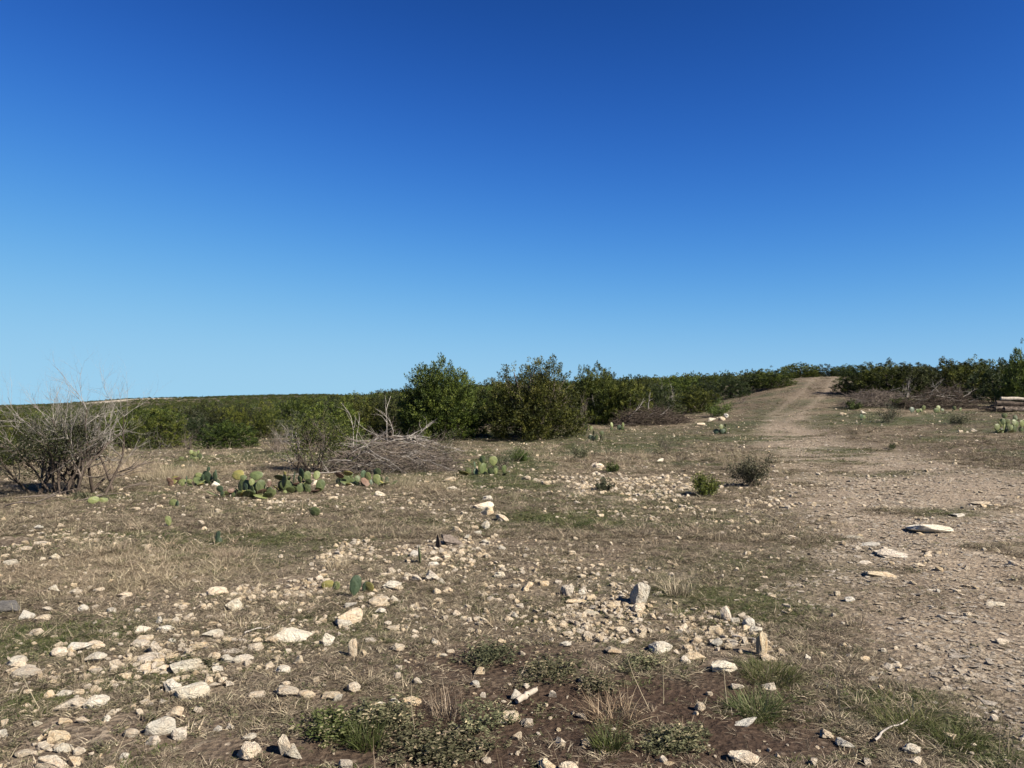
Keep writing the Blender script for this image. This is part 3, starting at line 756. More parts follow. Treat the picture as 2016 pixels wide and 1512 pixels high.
SPECIAL = [   # (crop, (x, base, w, h), label, options)
 (A5, (935, 1325, 165, 110), 'big rounded cream boulder with a cracked lower half, lying on bare soil', dict(me=BOULDER)),
 (A5, (1038, 1352, 90, 75), 'angular stone leaning against the foot of the big rounded boulder', {}),
 (A5, (888, 1382, 95, 60), 'pale flat stone just below the big rounded boulder', {}),
 (A5, (765, 1335, 85, 60), 'stone touching the sunless side of the big rounded boulder', {}),
 (A5, (1700, 782, 185, 80), 'long cream rock with orange stains beside a dark green grass patch', {}),
 (A5, (1582, 786, 70, 42), 'small wedge stone at the thin end of the long orange-stained rock', {}),
 (A5, (1092, 965, 175, 62), 'broad orange-cream slab topped by a sprig of narrow leaves', {}),
 (A5, (1120, 1115, 190, 105), 'bright white rock in front of the broad orange-cream slab', dict(me=BOULDER)),
 (A5, (1000, 1075, 95, 85), 'dark shaded rock left of the bright white rock below the leaf sprig', {}),
 (A5, (55, 612, 165, 80), 'flat grey slab cut by the photo edge on dry grass', dict(me=SLABG, minr=.18)),
 (A5, (158, 648, 78, 60), 'cream stone beside the flat grey slab', {}),
 (A5, (345, 1378, 122, 98), 'jagged pitted rock in the brown earth near the photo corner', {}),
 (A5, (295, 1530, 185, 105), 'large pale slab cut by the bottom edge of the photo', {}),
 (A5, (1450, 1468, 132, 110), 'tapering cream rock with a dark left face near the bottom edge', {}),
 (A5, (1650, 1448, 100, 130), 'split rock throwing a deep black shadow beside the leafy weeds', {}),
 (A5, (1710, 1460, 100, 80), 'lower half of the split rock beside the leafy weeds', {}),
 (A5, (410, 1178, 165, 70), 'wide brown-cream slab above the jagged pitted rock', {}),
 (A5, (560, 1168, 125, 88), 'ridged chunk next to the wide brown-cream slab', {}),
 (A6, (75, 705, 155, 92), 'large pale block with a sloping face at the foot of the rubble line', {}),
 (A6, (45, 722, 100, 40), 'low ledge stone under the large pale sloping block', {}),
 (A6, (1697, 602, 98, 100), 'upright squarish white rock balanced on a smaller stone', dict(tall=.165, me=BLOCK, rz=.45)),
 (A6, (1698, 648, 72, 62), 'smaller stone in front of the upright squarish white rock', {}),
 (A6, (845, 98, 88, 52), 'big block at the top end of the rubble line near the cactus', {}),
 (A6, (930, 130, 88, 40), 'thin tilted slab sliding off the block at the top of the rubble line', dict(tilt=.5)),
 (A6, (842, 178, 42, 55), 'narrow upright stone just below the top block of the rubble line', {}),
 (A6, (1305, 548, 72, 66), 'rounded cream rock alone on brown turf, left of the upright white rock', {}),
 (A6, (100, 888, 46, 76), 'narrow upright stone with a long shadow on bare brown soil', dict(tall=.11, me=SLIM)),
 (A6, (105, 1088, 72, 60), 'stubby rock with a black shadow on brown soil, above the white pair', {}),
 (A6, (340, 1192, 88, 70), 'grey-cream stone of the pair above the leafy weeds', {}),
 (A6, (430, 1168, 98, 50), 'white flat stone of the pair above the leafy weeds', {}),
 (A6, (1018, 1132, 72, 62), 'rough stone next to the short bleached stick', {}),
 (A6, (975, 1256, 98, 66), 'cream rock in the gap below the short bleached stick', {}),
 (A6, (1075, 1278, 82, 50), 'flaky stone right of the cream rock below the bleached stick', {}),
 (A6, (1815, 872, 122, 72), 'blocky rock with a square shaded end in dry grass', dict(me=BLOCK, rz=.3)),
 (A6, (1555, 878, 102, 52), 'pointed pale slab at the lower tip of the pebble patch', {}),
 (A6, (1425, 656, 88, 28), 'flat yellowish slab across the top of the pebble patch', dict(minr=.15)),
 (A6, (545, 468, 88, 66), 'peaked rock in the middle of the rubble line', {}),
 (A6, (315, 512, 108, 52), 'wide rock in the rubble line right of the dark cactus pad', {}),
 (A6, (1155, 492, 62, 42), 'leaning thin slab alone on the brown turf', dict(tilt=.4)),
 (A6, (920, 447, 62, 36), 'yellowish stone right of the peaked rock, outside the rubble line', {}),
 (A6, (1400, 1392, 46, 30), 'small white oval stone alone on the dark bare soil', {}),
 (A6, (55, 1522, 78, 58), 'white stone cut by the bottom edge under the leafy weeds', {}),
 (A6, (1195, 1530, 105, 66), 'pitted rock at the bottom edge, first of a pair', {}),
 (A6, (1305, 1545, 112, 66), 'pitted rock at the bottom edge, second of a pair', {}),
 (A7, (270, 688, 52, 66), 'tilted wedge stone at the top of the small group beside the green tuft', dict(tilt=-.4, tall=.10, me=SLIM)),
 (A7, (378, 727, 72, 60), 'round white stone right of the tilted wedge', dict(me=BOULDER)),
 (A7, (305, 707, 56, 40), 'small stone between the tilted wedge and the round white one', {}),
 (A7, (195, 768, 86, 56), 'yellow-edged rock left of the tilted wedge', {}),
 (A7, (450, 888, 58, 92), 'slim upright slab standing on edge with a dark shadow', dict(tall=.15, me=SLIM, rz=.5)),
 (A7, (490, 918, 92, 40), 'low stone at the foot of the slim upright slab', {}),
 (A7, (240, 978, 152, 72), 'large smooth pinkish-white rock left of the bright green grass tuft', dict(me=ROCKS[9])),
 (A7, (320, 1078, 72, 42), 'rounded stone half hidden on the shaded side of a green tuft', {}),
 (A7, (500, 1078, 82, 46), 'cream stone between the two bright green grass tufts', {}),
 (A7, (110, 1198, 62, 56), 'faceted stone on dark soil below the large pinkish-white rock', {}),
 (A7, (75, 912, 122, 58), 'flaky yellowish rock beside the large pinkish-white rock', {}),
 (A7, (925, 1402, 102, 60), 'rounded cream rock in the low grass near the bottom edge', {}),
 (A7, (820, 1348, 82, 56), 'square-cut stone just above the rounded cream rock', {}),
 (A7, (1290, 1434, 102, 62), 'mottled stone half buried in grass near the track edge', {}),
 (A7, (1398, 197, 255, 44), 'long low pale slab lying on the track', dict(minr=.13, me=BOULDER, rz=.15)),
 (A7, (945, 582, 62, 30), 'yellowish wedge stone alone on the gravel', {}),
 (A7, (905, 842, 52, 36), 'cream stone with a dark hollow at the grass and gravel border', {}),
 (A7, (1610, 672, 46, 34), 'white stone on the track below the long low slab', {}),
 (A7, (1865, 382, 62, 30), 'white stone beside a crack in the track', {}),
 (A7, (1755, 1252, 46, 40), 'tan stone at the grassy lower border of the track', {}),
 (A7, (365, 1278, 122, 36), 'curved bone-like flat stone in green grass', dict(minr=.2)),
 (A7, (355, 1492, 162, 30), 'long low ridge of white stone at the bottom edge on dark soil', dict(minr=.18)),
]
for f, t, lab, kw in SPECIAL:
    rock(*f(t), lab, **kw)

REGION = [
 (A5, 'stone in the brown earth around the jagged pitted rock', [(140, 1452, 96, 50), (435, 1508, 102, 70), (455, 1437, 76, 46), (380, 1262, 76, 46), (480, 1257, 82, 50), (15, 1342, 52, 60), (215, 1272, 52, 36), (375, 1422, 102, 60), (265, 1402, 82, 50), (610, 1242, 62, 42), (645, 1207, 56, 42), (720, 1462, 52, 40)]),
 (A5, 'stone in the green patch above the wide brown-cream slab', [(340, 867, 92, 60), (465, 837, 132, 46), (560, 817, 102, 50), (562, 902, 122, 70), (105, 922, 112, 70), (160, 992, 152, 52), (65, 962, 62, 40), (380, 1097, 76, 42), (205, 742, 90, 40), (160, 1090, 50, 36), (460, 1090, 60, 40)]),
 (A5, 'stone in the loose white cluster above the orange-cream slab', [(830, 722, 86, 46), (840, 782, 92, 46), (900, 852, 76, 86), (815, 812, 102, 40), (925, 672, 36, 46), (975, 672, 62, 36), (1025, 672, 52, 40), (965, 717, 82, 40), (1000, 792, 52, 36), (1150, 822, 72, 40), (865, 897, 172, 46), (935, 962, 112, 50), (840, 947, 92, 36)]),
 (A5, 'stone between the white cluster and the long orange-stained rock', [(1250, 882, 72, 46), (1320, 900, 80, 50), (1490, 832, 96, 46), (1355, 852, 122, 36), (1105, 862, 72, 46), (1240, 752, 112, 40), (1430, 895, 90, 50), (1210, 1032, 52, 52), (1295, 1020, 50, 40), (1265, 955, 60, 40), (1370, 905, 60, 50)]),
 (A5, 'stone in the dry grass between flat grey slab and pebble fan', [(1170, 587, 72, 36), (1355, 602, 82, 80), (1260, 512, 122, 46), (570, 487, 62, 26), (430, 502, 82, 40), (320, 482, 72, 30), (720, 522, 92, 36), (255, 660, 90, 40), (480, 600, 50, 40), (650, 612, 60, 36), (1065, 590, 50, 30), (275, 600, 60, 30)]),
 (A5, 'stone on the dry slope above the flat grey slab', [(845, 237, 62, 30), (225, 127, 52, 30), (65, 332, 72, 36), (315, 300, 60, 40), (150, 250, 60, 30), (250, 215, 90, 26), (1265, 30, 40, 28), (1170, 95, 50, 26), (30, 290, 50, 26)]),
 (A5, 'stone on bare soil right of the bright white rock', [(1670, 1102, 132, 60), (1780, 1107, 102, 50), (1930, 1122, 112, 50), (1655, 1037, 62, 40), (1500, 1107, 92, 46), (1735, 907, 52, 52), (1910, 802, 62, 80), (1455, 1352, 72, 46), (1020, 1227, 112, 76), (1650, 960, 90, 50), (1340, 1290, 50, 40), (1265, 1300, 50, 36)]),
 (A6, 'stone of the rubble line near the large sloping block', [(240, 607, 102, 56), (330, 582, 46, 36), (255, 652, 62, 40), (85, 617, 72, 26), (350, 517, 62, 30), (455, 467, 62, 42), (625, 532, 62, 36), (565, 542, 50, 36), (600, 480, 50, 30), (320, 428, 40, 40), (575, 582, 50, 24)]),
 (A6, 'stone of the rubble line between peaked rock and stump', [(625, 352, 46, 36), (550, 352, 62, 26), (600, 312, 42, 30), (700, 325, 52, 30), (550, 382, 62, 22), (440, 330, 60, 40), (855, 340, 34, 28), (805, 335, 40, 30), (935, 292, 42, 32), (840, 257, 52, 22), (800, 212, 46, 30), (685, 197, 72, 40), (780, 180, 40, 26), (740, 230, 44, 26)]),
 (A6, 'stone on the brown turf around the flat yellowish slab', [(1380, 542, 42, 30), (1000, 507, 52, 28), (1065, 522, 42, 40), (1350, 592, 112, 18), (830, 707, 62, 42), (800, 762, 32, 32), (1010, 672, 42, 32), (990, 567, 30, 24), (1720, 762, 52, 36), (1625, 822, 62, 36), (1600, 757, 70, 26), (1290, 837, 62, 42), (1515, 765, 42, 36), (1470, 790, 36, 30), (1395, 745, 40, 36)]),
 (A6, 'stone on the dark bare soil above the leafy weeds', [(560, 822, 46, 36), (575, 892, 36, 30), (605, 892, 46, 26), (645, 867, 46, 22), (55, 967, 36, 26), (455, 1047, 62, 46), (345, 1012, 56, 40), (785, 1052, 52, 30), (150, 1222, 46, 50), (255, 1172, 62, 30), (12, 1142, 52, 50), (325, 745, 70, 34), (350, 860, 90, 50), (200, 810, 60, 28)]),
 (A7, 'stone in the small group around the slim upright slab', [(420, 757, 76, 26), (205, 837, 62, 56), (265, 852, 42, 42), (285, 812, 32, 22), (565, 870, 40, 30), (715, 912, 42, 40), (40, 860, 50, 40), (30, 930, 60, 50), (160, 1110, 40, 30), (85, 1218, 36, 26), (340, 870, 34, 24)]),
 (A7, 'stone scattered on the gravel track', [(1135, 862, 32, 22), (880, 927, 42, 22), (750, 192, 32, 22), (1300, 487, 42, 26), (1265, 702, 36, 18), (1545, 532, 42, 22), (1800, 817, 72, 22), (1760, 607, 102, 20), (1560, 108, 102, 24), (960, 228, 102, 20), (1060, 273, 122, 16), (1190, 335, 180, 20), (1120, 442, 160, 14), (1030, 372, 80, 14), (1680, 40, 100, 18), (1340, 385, 60, 16), (1440, 530, 40, 24), (620, 232, 60, 18), (480, 212, 70, 18)]),
]
for f, what, L in REGION:
    L = sorted(L)
    for i, t in enumerate(L):
        flatone = t[3] < t[2] * .3
        rock(*f(t), '%s, %s from the left' % (what, ORD[i]), group=what.replace('stone ', 'stones ', 1), minr=.12 if flatone else .3)
print('rocks', len(placed_rocks))

def mid_rocks():
    pts = [(1178, 922, 22, 10), (1170, 918, 14, 8), (1300, 910, 20, 8), (960, 985, 20, 10), (1035, 945, 20, 10), (885, 948, 26, 10), (1400, 830, 18, 8), (1420, 828, 14, 8), (1430, 822, 10, 8), (1380, 838, 16, 6),
           (690, 958, 14, 8), (620, 955, 14, 10), (588, 962, 18, 8), (425, 957, 14, 10), (950, 1003, 40, 12), (1076, 955, 20, 9), (750, 977, 24, 9), (890, 965, 22, 8), (655, 985, 22, 9), (1660, 818, 12, 6), (1700, 815, 14, 6), (1890, 852, 10, 6), (1915, 850, 12, 7)]
    for i, p in enumerate(sorted(pts)):
        rock(*p, 'pale stone on the grass beyond the rubble line, %s from the left' % (ORD[i]), group='pale stones on the middle grass')
mid_rocks()

def rubble():
    rng = np.random.default_rng(21)
    protos = [rock_mesh('chip', 200 + k, 'chip' if k % 4 else 'rock', [9, 12, 10, 8][k % 4], 0, 0, box=.4, bev=.12 if k < 3 else 0) for k in range(8)]
    n = 260000
    az = rng.uniform(R(-39), R(39), n)
    r = 2.9 * (45 / 2.9) ** rng.uniform(0, 1, n)
    x, y = r * np.sin(az), r * np.cos(az)
    dens = np.clip(blobs(RUB, x, y, .7, 81), 0, 1)
    road = m_road(x, y)
    soil = blobs(SOIL, x, y, .6, 51)
    nn = fbm(x / .8, y / .8, 33, 3)
    k = (.09 + .10 * sstep(7, 13, r) + .8 * dens ** 1.3) * sstep(.30, .62, nn) * (1 - .85 * road) * (1 - .45 * np.clip(soil, 0, 1))
    keep = rng.uniform(0, 1, n) < k * .82
    x, y, r, dens = x[keep], y[keep], r[keep], dens[keep]
    m = len(x)
    s = .0138 * np.exp(rng.normal(0, .72, m)) * (1 + .6 * sstep(6, 16, r) + .7 * sstep(16, 40, r)) * (.8 + .35 * dens)
    s = np.clip(s, .005, .055 + .035 * sstep(5, 20, r))
    sc3 = np.stack([s * rng.uniform(.8, 1.5, m), s * rng.uniform(.8, 1.4, m), s * rng.uniform(.5, 1.0, m)], 1)
    rot = np.stack([rng.normal(0, .2, m), rng.normal(0, .2, m), rng.uniform(0, 6.28, m)], 1)
    z = ground(x, y) - sc3[:, 2] * .3
    print('rubble', m)
    scatter('limestone_rubble', np.stack([x, y, z], 1), rot, sc3, rng.integers(0, 8, m), protos, 'small broken limestone pieces strewn over the ground', 'rubble')
    # the finer gravel of the track
    protos = [rock_mesh('chip', 240 + k, 'road_chip', [9, 12, 10, 8][k % 4], 0, 0, box=.4, bev=0) for k in range(6)]
    n = 230000
    az = rng.uniform(R(4), R(40), n); r = 3.0 * (60 / 3.0) ** rng.uniform(0, 1, n)
    x, y = r * np.sin(az), r * np.cos(az)
    k = m_road(x, y) * (.25 + .75 * sstep(.35, .6, fbm(x / .7, y / .7, 37, 4)))
    keep = rng.uniform(0, 1, n) < k * .75
    x, y, r = x[keep], y[keep], r[keep]; m = len(x)
    s = np.clip(.0125 * np.exp(rng.normal(0, .6, m)) * (1 + 1.0 * sstep(6, 20, r)), .006, .055)
    sc3 = np.stack([s * rng.uniform(.9, 1.8, m), s * rng.uniform(.8, 1.6, m), s * rng.uniform(.22, .42, m)], 1)
    rot = np.stack([rng.normal(0, .15, m), rng.normal(0, .15, m), rng.uniform(0, 6.28, m)], 1)
    z = ground(x, y) - sc3[:, 2] * .25
    print('gravel', m)
    scatter('track_gravel', np.stack([x, y, z], 1), rot, sc3, rng.integers(0, 6, m), protos, 'pinkish-tan gravel covering the dirt track', 'gravel')
rubble()

# ------------------------------------------------------------------ grass and weeds
def tuft(seed, mat, blades=36, rad=.07, length=.11, width=.0032, lean=.9, curl=.6, segs=3, up=1.0, tone=(0, 1)):
    rng = np.random.default_rng(seed)
    a = rng.uniform(0, 2 * np.pi, blades); rr = rad * np.sqrt(rng.uniform(0, 1, blades))
    P = np.stack([rr * np.cos(a), rr * np.sin(a), np.full(blades, -.008)], 1)
    b = a + rng.normal(0, .9, blades)
    d = np.stack([np.cos(b) * lean * rng.uniform(.2, 1.3, blades), np.sin(b) * lean * rng.uniform(.2, 1.3, blades), np.full(blades, up)], 1)
    d /= np.linalg.norm(d, axis=1)[:, None]
    side = np.stack([-np.sin(b), np.cos(b), np.zeros(blades)], 1)
    side = side + rng.normal(0, .5, (blades, 3)); side /= np.linalg.norm(side, axis=1)[:, None]
    L = length * rng.uniform(.4, 1.25, blades)
    w = width * rng.uniform(.7, 1.4, blades)
    rows = []
    for s in range(segs + 1):
        t = s / segs
        ww = (w * (1 - t * .85))[:, None]
        rows.append((P - side * ww, P + side * ww))
        d = d + np.array([0, 0, -curl / segs]) * rng.uniform(.2, 1.6, (blades, 1)) + rng.normal(0, .10, (blades, 3)); d /= np.linalg.norm(d, axis=1)[:, None]
        P = P + d * (L / segs)[:, None]
        P[:, 2] = np.maximum(P[:, 2], .004)
    V = np.concatenate([np.stack(r, 1) for r in rows], 1).reshape(-1, 3)            # per blade: 2*(segs+1)
    st = 2 * (segs + 1)
    base = np.arange(blades)[:, None] * st
    Q = np.concatenate([np.stack([base + 2 * s, base + 2 * s + 1, base + 2 * s + 3, base + 2 * s + 2], -1) for s in range(segs)], 1).reshape(-1, 4)
    tn = np.repeat(rng.uniform(tone[0], tone[1], blades), segs)
    return mesh_np('tuft', V, Q, mat, tn)

def weed(seed, mat='weed', stems=7, H=.14, leaves=12, size=.014, spread=.8):
    rng = np.random.default_rng(seed)
    pos, ax, polys = [], [], []
    for k in range(stems):
        a = rng.uniform(0, 6.28)
        P, r, D = grow(rng, (rng.normal(0, .02), rng.normal(0, .02), -.01), (np.cos(a) * spread, np.sin(a) * spread, 1), H * rng.uniform(.6, 1.2), .0016, 5, .15, .08, .5)
        for q in range(leaves):
            t = rng.uniform(.8, 5); i = min(int(t), 4)
            pos.append(P[i] + (P[i + 1] - P[i]) * (t - i)); v = rng.normal(0, 1, 3); v[2] = abs(v[2]) * .5; ax.append(v / np.linalg.norm(v))
    pos, ax = np.array(pos), np.array(ax); n = len(pos)
    s = np.cross(ax, rng.normal(0, 1, (n, 3))); s /= np.linalg.norm(s, axis=1)[:, None]
    sz = size * rng.uniform(.6, 1.4, (n, 1))
    q = np.stack([pos, pos + ax * sz - s * sz * .42, pos + ax * sz * 2.1 + np.array([0, 0, -.3]) * sz, pos + ax * sz + s * sz * .42], 1).reshape(-1, 3)
    q[:, 2] = np.maximum(q[:, 2], .003)
    return mesh_np('sprig', q, np.arange(4 * n).reshape(n, 4), mat, rng.uniform(0, 1, n))

def grass():
    rng = np.random.default_rng(31)
    dry = [tuft(400 + k, 'dry', 46, .075, .085, .0026, 1.5, .9) for k in range(5)]
    grn = [tuft(420 + k, 'green', 36, .065, .065, .0024, 1.3, .8) for k in range(4)]
    stw = [tuft(440 + k, 'straw', 34, .06, .13, .0026, .9, .5) for k in range(3)]
    wds = [weed(460 + k, H=.08, size=.009) for k in range(4)]
    tall = [tuft(480 + k, 'straw', 7, .04, .26, .0018, .35, .15) for k in range(2)]
    protos = dry + grn + stw + wds + tall
    P, ROT, SC, ID = [], [], [], []
    def layer(n, r0, r1, scale, bias=1.0):
        az = rng.uniform(R(-40), R(40), n)
        r = r0 * (r1 / r0) ** (rng.uniform(0, 1, n) ** bias)
        x, y = r * np.sin(az), r * np.cos(az)
        road = m_road(x, y); soil = np.clip(blobs(SOIL, x, y, .6, 51), 0, 1); g = np.clip(blobs(GREEN, x, y, .6, 61), 0, 1); st = np.clip(blobs(STRAW, x, y, .7, 71), 0, 1)
        rub = np.clip(blobs(RUB, x, y, .7, 81), 0, 1)
        gn = fbm(x / 2.2, y / 2.2, 77, 4); pn = fbm(x / .55, y / .55, 97, 4)
        dens = (.3 + .7 * sstep(.36, .56, pn)) * (1 - .93 * np.clip(road * 1.2, 0, 1) * (1 - .6 * sstep(34, 44, y))) * (1 - .96 * np.clip(soil * 1.4, 0, 1)) * (1 - .55 * rub * sstep(.6, .4, pn))
        dens = np.maximum(dens, g * 1.0 * (1 - .6 * road) * (1 - .6 * soil))
        keep = rng.uniform(0, 1, n) < dens
        for (a, b, c) in placed_rocks:
            if np.hypot(a, b) < r1 + 1: keep &= (x - a) ** 2 + (y - b) ** 2 > (c * 1.0) ** 2
        x, y, r, g, st, gn, soil, road = [q[keep] for q in (x, y, r, g, st, gn, soil, road)]
        m = len(x)
        pg = np.clip(g * .8 + .5 * sstep(.44, .66, gn) + .08 + .1 * sstep(8, 14, r), 0, .92)
        ps = np.clip(st * .8 + .04, 0, 1)
        u, v = rng.uniform(0, 1, m), rng.uniform(0, 1, m)
        pw = np.where(soil > .4, .22, .05) * np.where(r < 9, 1, .3)
        idx = np.where(u < pg, 5 + rng.integers(0, 4, m), np.where(v < ps, 9 + rng.integers(0, 3, m), rng.integers(0, 5, m)))
        idx = np.where(rng.uniform(0, 1, m) < pw, 12 + rng.integers(0, 4, m), idx)
        idx = np.where(rng.uniform(0, 1, m) < .008, 16 + rng.integers(0, 2, m), idx)
        s = scale * rng.uniform(.6, 1.35, m) * np.where(road > .3, .6, 1)
        P.append(np.stack([x, y, ground(x, y)], 1)); ID.append(idx)
        ROT.append(np.stack([rng.normal(0, .1, m), rng.normal(0, .1, m), rng.uniform(0, 6.28, m)], 1))
        SC.append(np.stack([s * rng.uniform(.9, 1.3, m), s * rng.uniform(.9, 1.3, m), s * np.where(idx >= 16, .9, rng.uniform(.35, .8, m))], 1))
    layer(46000, 2.7, 9, .68)
    layer(60000, 9, 20, .95)
    layer(46000, 20, 95, 1.7)
    P, ROT, SC, ID = map(np.concatenate, (P, ROT, SC, ID))
    print('grass', len(P))
    scatter('dry_grass', P, ROT, SC, ID, protos, 'short dry grass with green patches and low weeds over the ground', 'grass')
grass()

# ------------------------------------------------------------------ dead bush, half-dead shrub, brush piles
def foliage_cloud(rng, centres, rad, n, leaf, mat, name='foliage', up=.5):
    c = centres[rng.integers(0, len(centres), n)]
    pos = c + rng.normal(0, rad, (n, 3)); pos[:, 2] = np.maximum(pos[:, 2], .03)
    V, T = leaf_tris(rng, pos, np.tile([0, 0, up], (n, 1)) + rng.normal(0, .4, (n, 3)), leaf, .4, .6)
    return mesh_np(name, V, T, mat, rng.beta(2, 2, n))

def stems_bush(seed, stems, H, W, depth, sub, r0, lean_bias=(0, 0), fan=1.0, wander=.13, base=.12):
    """main stems one by one, and the finer twigs that leave them"""
    rng = np.random.default_rng(seed)
    main, fine, tips = [], [], []
    def rec(p, d, L, r, lv):
        P, rr, D = grow(rng, p, d, L, r, 6, wander, .04, .7)
        (main if lv == 0 else fine).append((P, rr)); tips.append(P[-1])
        if lv < depth:
            for q in range(sub[lv]):
                i = rng.integers(2, 7)
                rec(P[i], D[min(i, 5)] + rng.normal(0, .42, 3), L * rng.uniform(.35, .65), rr[i] * .6, lv + 1)
    for k in range(stems):
        a = 2 * np.pi * (k + rng.uniform(-.4, .4)) / stems
        ln = rng.uniform(.25, 1.1) * W / H * .62
        rec((rng.normal(0, base * W / 2), rng.normal(0, .1 * W / 2), -.05), (np.cos(a) * ln * fan + lean_bias[0], np.sin(a) * ln + lean_bias[1], 1), H * rng.uniform(.6, .95), r0 * rng.uniform(.6, 1.15), 0)
    return rng, main, fine, np.array(tips)

def tube_obj(name, polys, mat, parent, sides=5, kind=None):
    V, Q = tubes(polys, sides)
    return obj(name, mesh_np(name, V, Q, mat, smooth=True), parent, kind=kind)

def dead_bush():
    p = hit(108, 972)
    t = obj('dead_bush', None, label='fan-shaped dead bush with bare grey branches and some dark leaves', cat='bush', loc=p)
    rng, main, fine, tips = stems_bush(615, 19, 1.85, 2.9, 3, (7, 6, 4), .034, wander=.16, base=.34)
    for P, r in main: tube_obj('stem', [(P, r)], 'dark_wood', t, 6)
    h = np.array([P[0][2] for P, _ in fine])
    lowf = [f for f in fine if f[0][0][2] < .75 + .25 * math.sin(f[0][0][0] * 9)]; highf = [f for f in fine if not f[0][0][2] < .75 + .25 * math.sin(f[0][0][0] * 9)]
    tube_obj('lower_twigs', lowf, 'twig', t, 4, 'stuff'); tube_obj('upper_twigs', highf, 'twig_grey', t, 4, 'stuff')
    c = tips[(tips[:, 2] > .3) & (tips[:, 2] < 1.2) & (tips[:, 0] < .7)]
    c = c[rng.choice(len(c), min(110, len(c)), replace=False)]
    obj('foliage', foliage_cloud(rng, c, .11, 17000, .021, 'juniper_dark'), t, kind='stuff')
    # grey litter of fallen sticks at the foot
    for i, (px, py, L, a) in enumerate([(30, 985, 1.2, .1), (215, 945, 1.1, .45), (150, 990, .9, -.1), (240, 965, .7, .3), (10, 1000, .7, -.3), (60, 995, .8, .2)]):
        q = hit(px, py)
        P, r, _ = grow(rng, (0, 0, .03), (math.cos(a), math.sin(a) * .6, .22), L, .014, 7, .1, -.05, .7)
        P[:, 2] = np.maximum(P[:, 2], .012)
        V, Q = tubes([(P, r), (P[2:5] + np.array([0, .02, .02]) * np.arange(3)[:, None], r[2:5] * .6)], 5)
        obj('fallen_branch', mesh_np('branch', V, Q, 'twig', smooth=True), label='dry fallen stick near the fan-shaped dead bush, %s from the left' % ORD[[1, 4, 3, 5, 0, 2][i]], cat='branch', group='sticks by the dead bush', loc=q)
dead_bush()

def half_dead_shrub():
    p = hit(600, 928)
    t = obj('half_dead_shrub', None, label='half-dead shrub with bare grey twigs left and green foliage right', cat='shrub', loc=p)
    rng, main, fine, tips = stems_bush(637, 13, 1.15, 2.1, 3, (6, 5, 4), .02, (-.12, 0), wander=.18, base=.2)
    for P, r in main: tube_obj('stem', [(P, r)], 'dark_wood', t, 6)
    pale = [f for f in fine if f[0][0][0] < -.1]; rest = [f for f in fine if f[0][0][0] >= -.1]
    tube_obj('bare_twigs', pale, 'twig_pale', t, 4, 'stuff'); tube_obj('inner_twigs', rest, 'twig', t, 4, 'stuff')
    c = tips[(tips[:, 0] > -.25) & (tips[:, 2] > .2)]
    extra = np.stack([rng.normal(.9, .35, 40), rng.normal(.2, .3, 40), rng.uniform(.2, 1.0, 40)], 1)
    obj('foliage', foliage_cloud(rng, np.concatenate([c[rng.choice(len(c), min(45, len(c)), replace=False)], extra[:14]]), .085, 6000, .024, 'juniper'), t, kind='stuff')
half_dead_shrub()

def pile(px, py, Wm, Hm, Dm, label, seed, pale, fill, n_pale=24, n_fill=420, big=(), fill_mat='twig', thick=1.0):
    p = hit(px, py); p = at(px, p.y + Dm * .35)
    rng = np.random.default_rng(seed)
    t = obj('brush_pile', None, label=label, cat='brush pile', loc=p)
    def mound(x, y): return Hm * np.sqrt(max(0, 1 - (x / (Wm * .52)) ** 2 - (y / (Dm * .55)) ** 2))
    polys = []
    for k in range(n_fill):
        x, y = rng.uniform(-.5, .5) * Wm, rng.uniform(-.5, .5) * Dm
        z = mound(x, y) * rng.uniform(.05, 1.0)
        if z <= 0: continue
        a = rng.normal(0, .6) + (math.pi if rng.uniform() < .5 else 0)
        P, r, D = grow(rng, (x, y, z), (math.cos(a), math.sin(a), rng.normal(.05, .3)), rng.uniform(.25, .75), thick * rng.uniform(.004, .010), 5, .22, -.04, .7)
        P[:, 2] = np.maximum(P[:, 2], .01); polys.append((P, r))
        for q in range(2):
            i = rng.integers(1, 5)
            P2, r2, _ = grow(rng, P[i], D[min(i, 4)] + rng.normal(0, .6, 3), rng.uniform(.15, .35), r[i] * .6, 3, .2, 0, .6)
            P2[:, 2] = np.maximum(P2[:, 2], .01); polys.append((P2, r2))
    tube_obj('twigs', polys, fill_mat, t, 4, 'stuff')
    for k in range(n_pale):
        x, y = rng.uniform(-.42, .3) * Wm, rng.uniform(-.5, .2) * Dm
        z = max(mound(x, y) * rng.uniform(.6, 1.05), .05)
        a = rng.normal(.1, .35) + (math.pi if rng.uniform() < .35 else 0)
        P, r, D = grow(rng, (x, y, z), (math.cos(a), math.sin(a) * .6, rng.normal(.08, .18)), rng.uniform(.6, 1.3), rng.uniform(.006, .013), 9, .17, -.02, .75)
        P[:, 2] = np.maximum(P[:, 2], .02)
        side = []
        for q in range(5):
            i = rng.integers(2, 8)
            P2, r2, _ = grow(rng, P[i], D[i] + rng.normal(0, .5, 3), rng.uniform(.2, .5), r[i] * .6, 4, .2, .02, .7)
            P2[:, 2] = np.maximum(P2[:, 2], .02); side.append((P2, r2))
        mm = pale if rng.uniform() < .3 else 'twig_grey' if rng.uniform() < .5 else 'twig'
        tube_obj('side_twigs', side, mm, tube_obj('branch', [(P, r)], mm, t, 5), 4)
    for (x, z, dx, dz, L, rr) in big:
        P, r, D = grow(rng, (x, rng.uniform(-.2, .2), z), (dx, .05, dz), L, rr, 8, .15, .0, .75)
        side = [grow(rng, P[i], D[i] + rng.normal(0, .4, 3), L * .35, r[i] * .6, 4, .12, .03, .7)[:2] for i in (3, 4, 5, 6)]
        tube_obj('side_twigs', side, pale, tube_obj('branch', [(P, r)], pale, t, 5), 4)
    return t
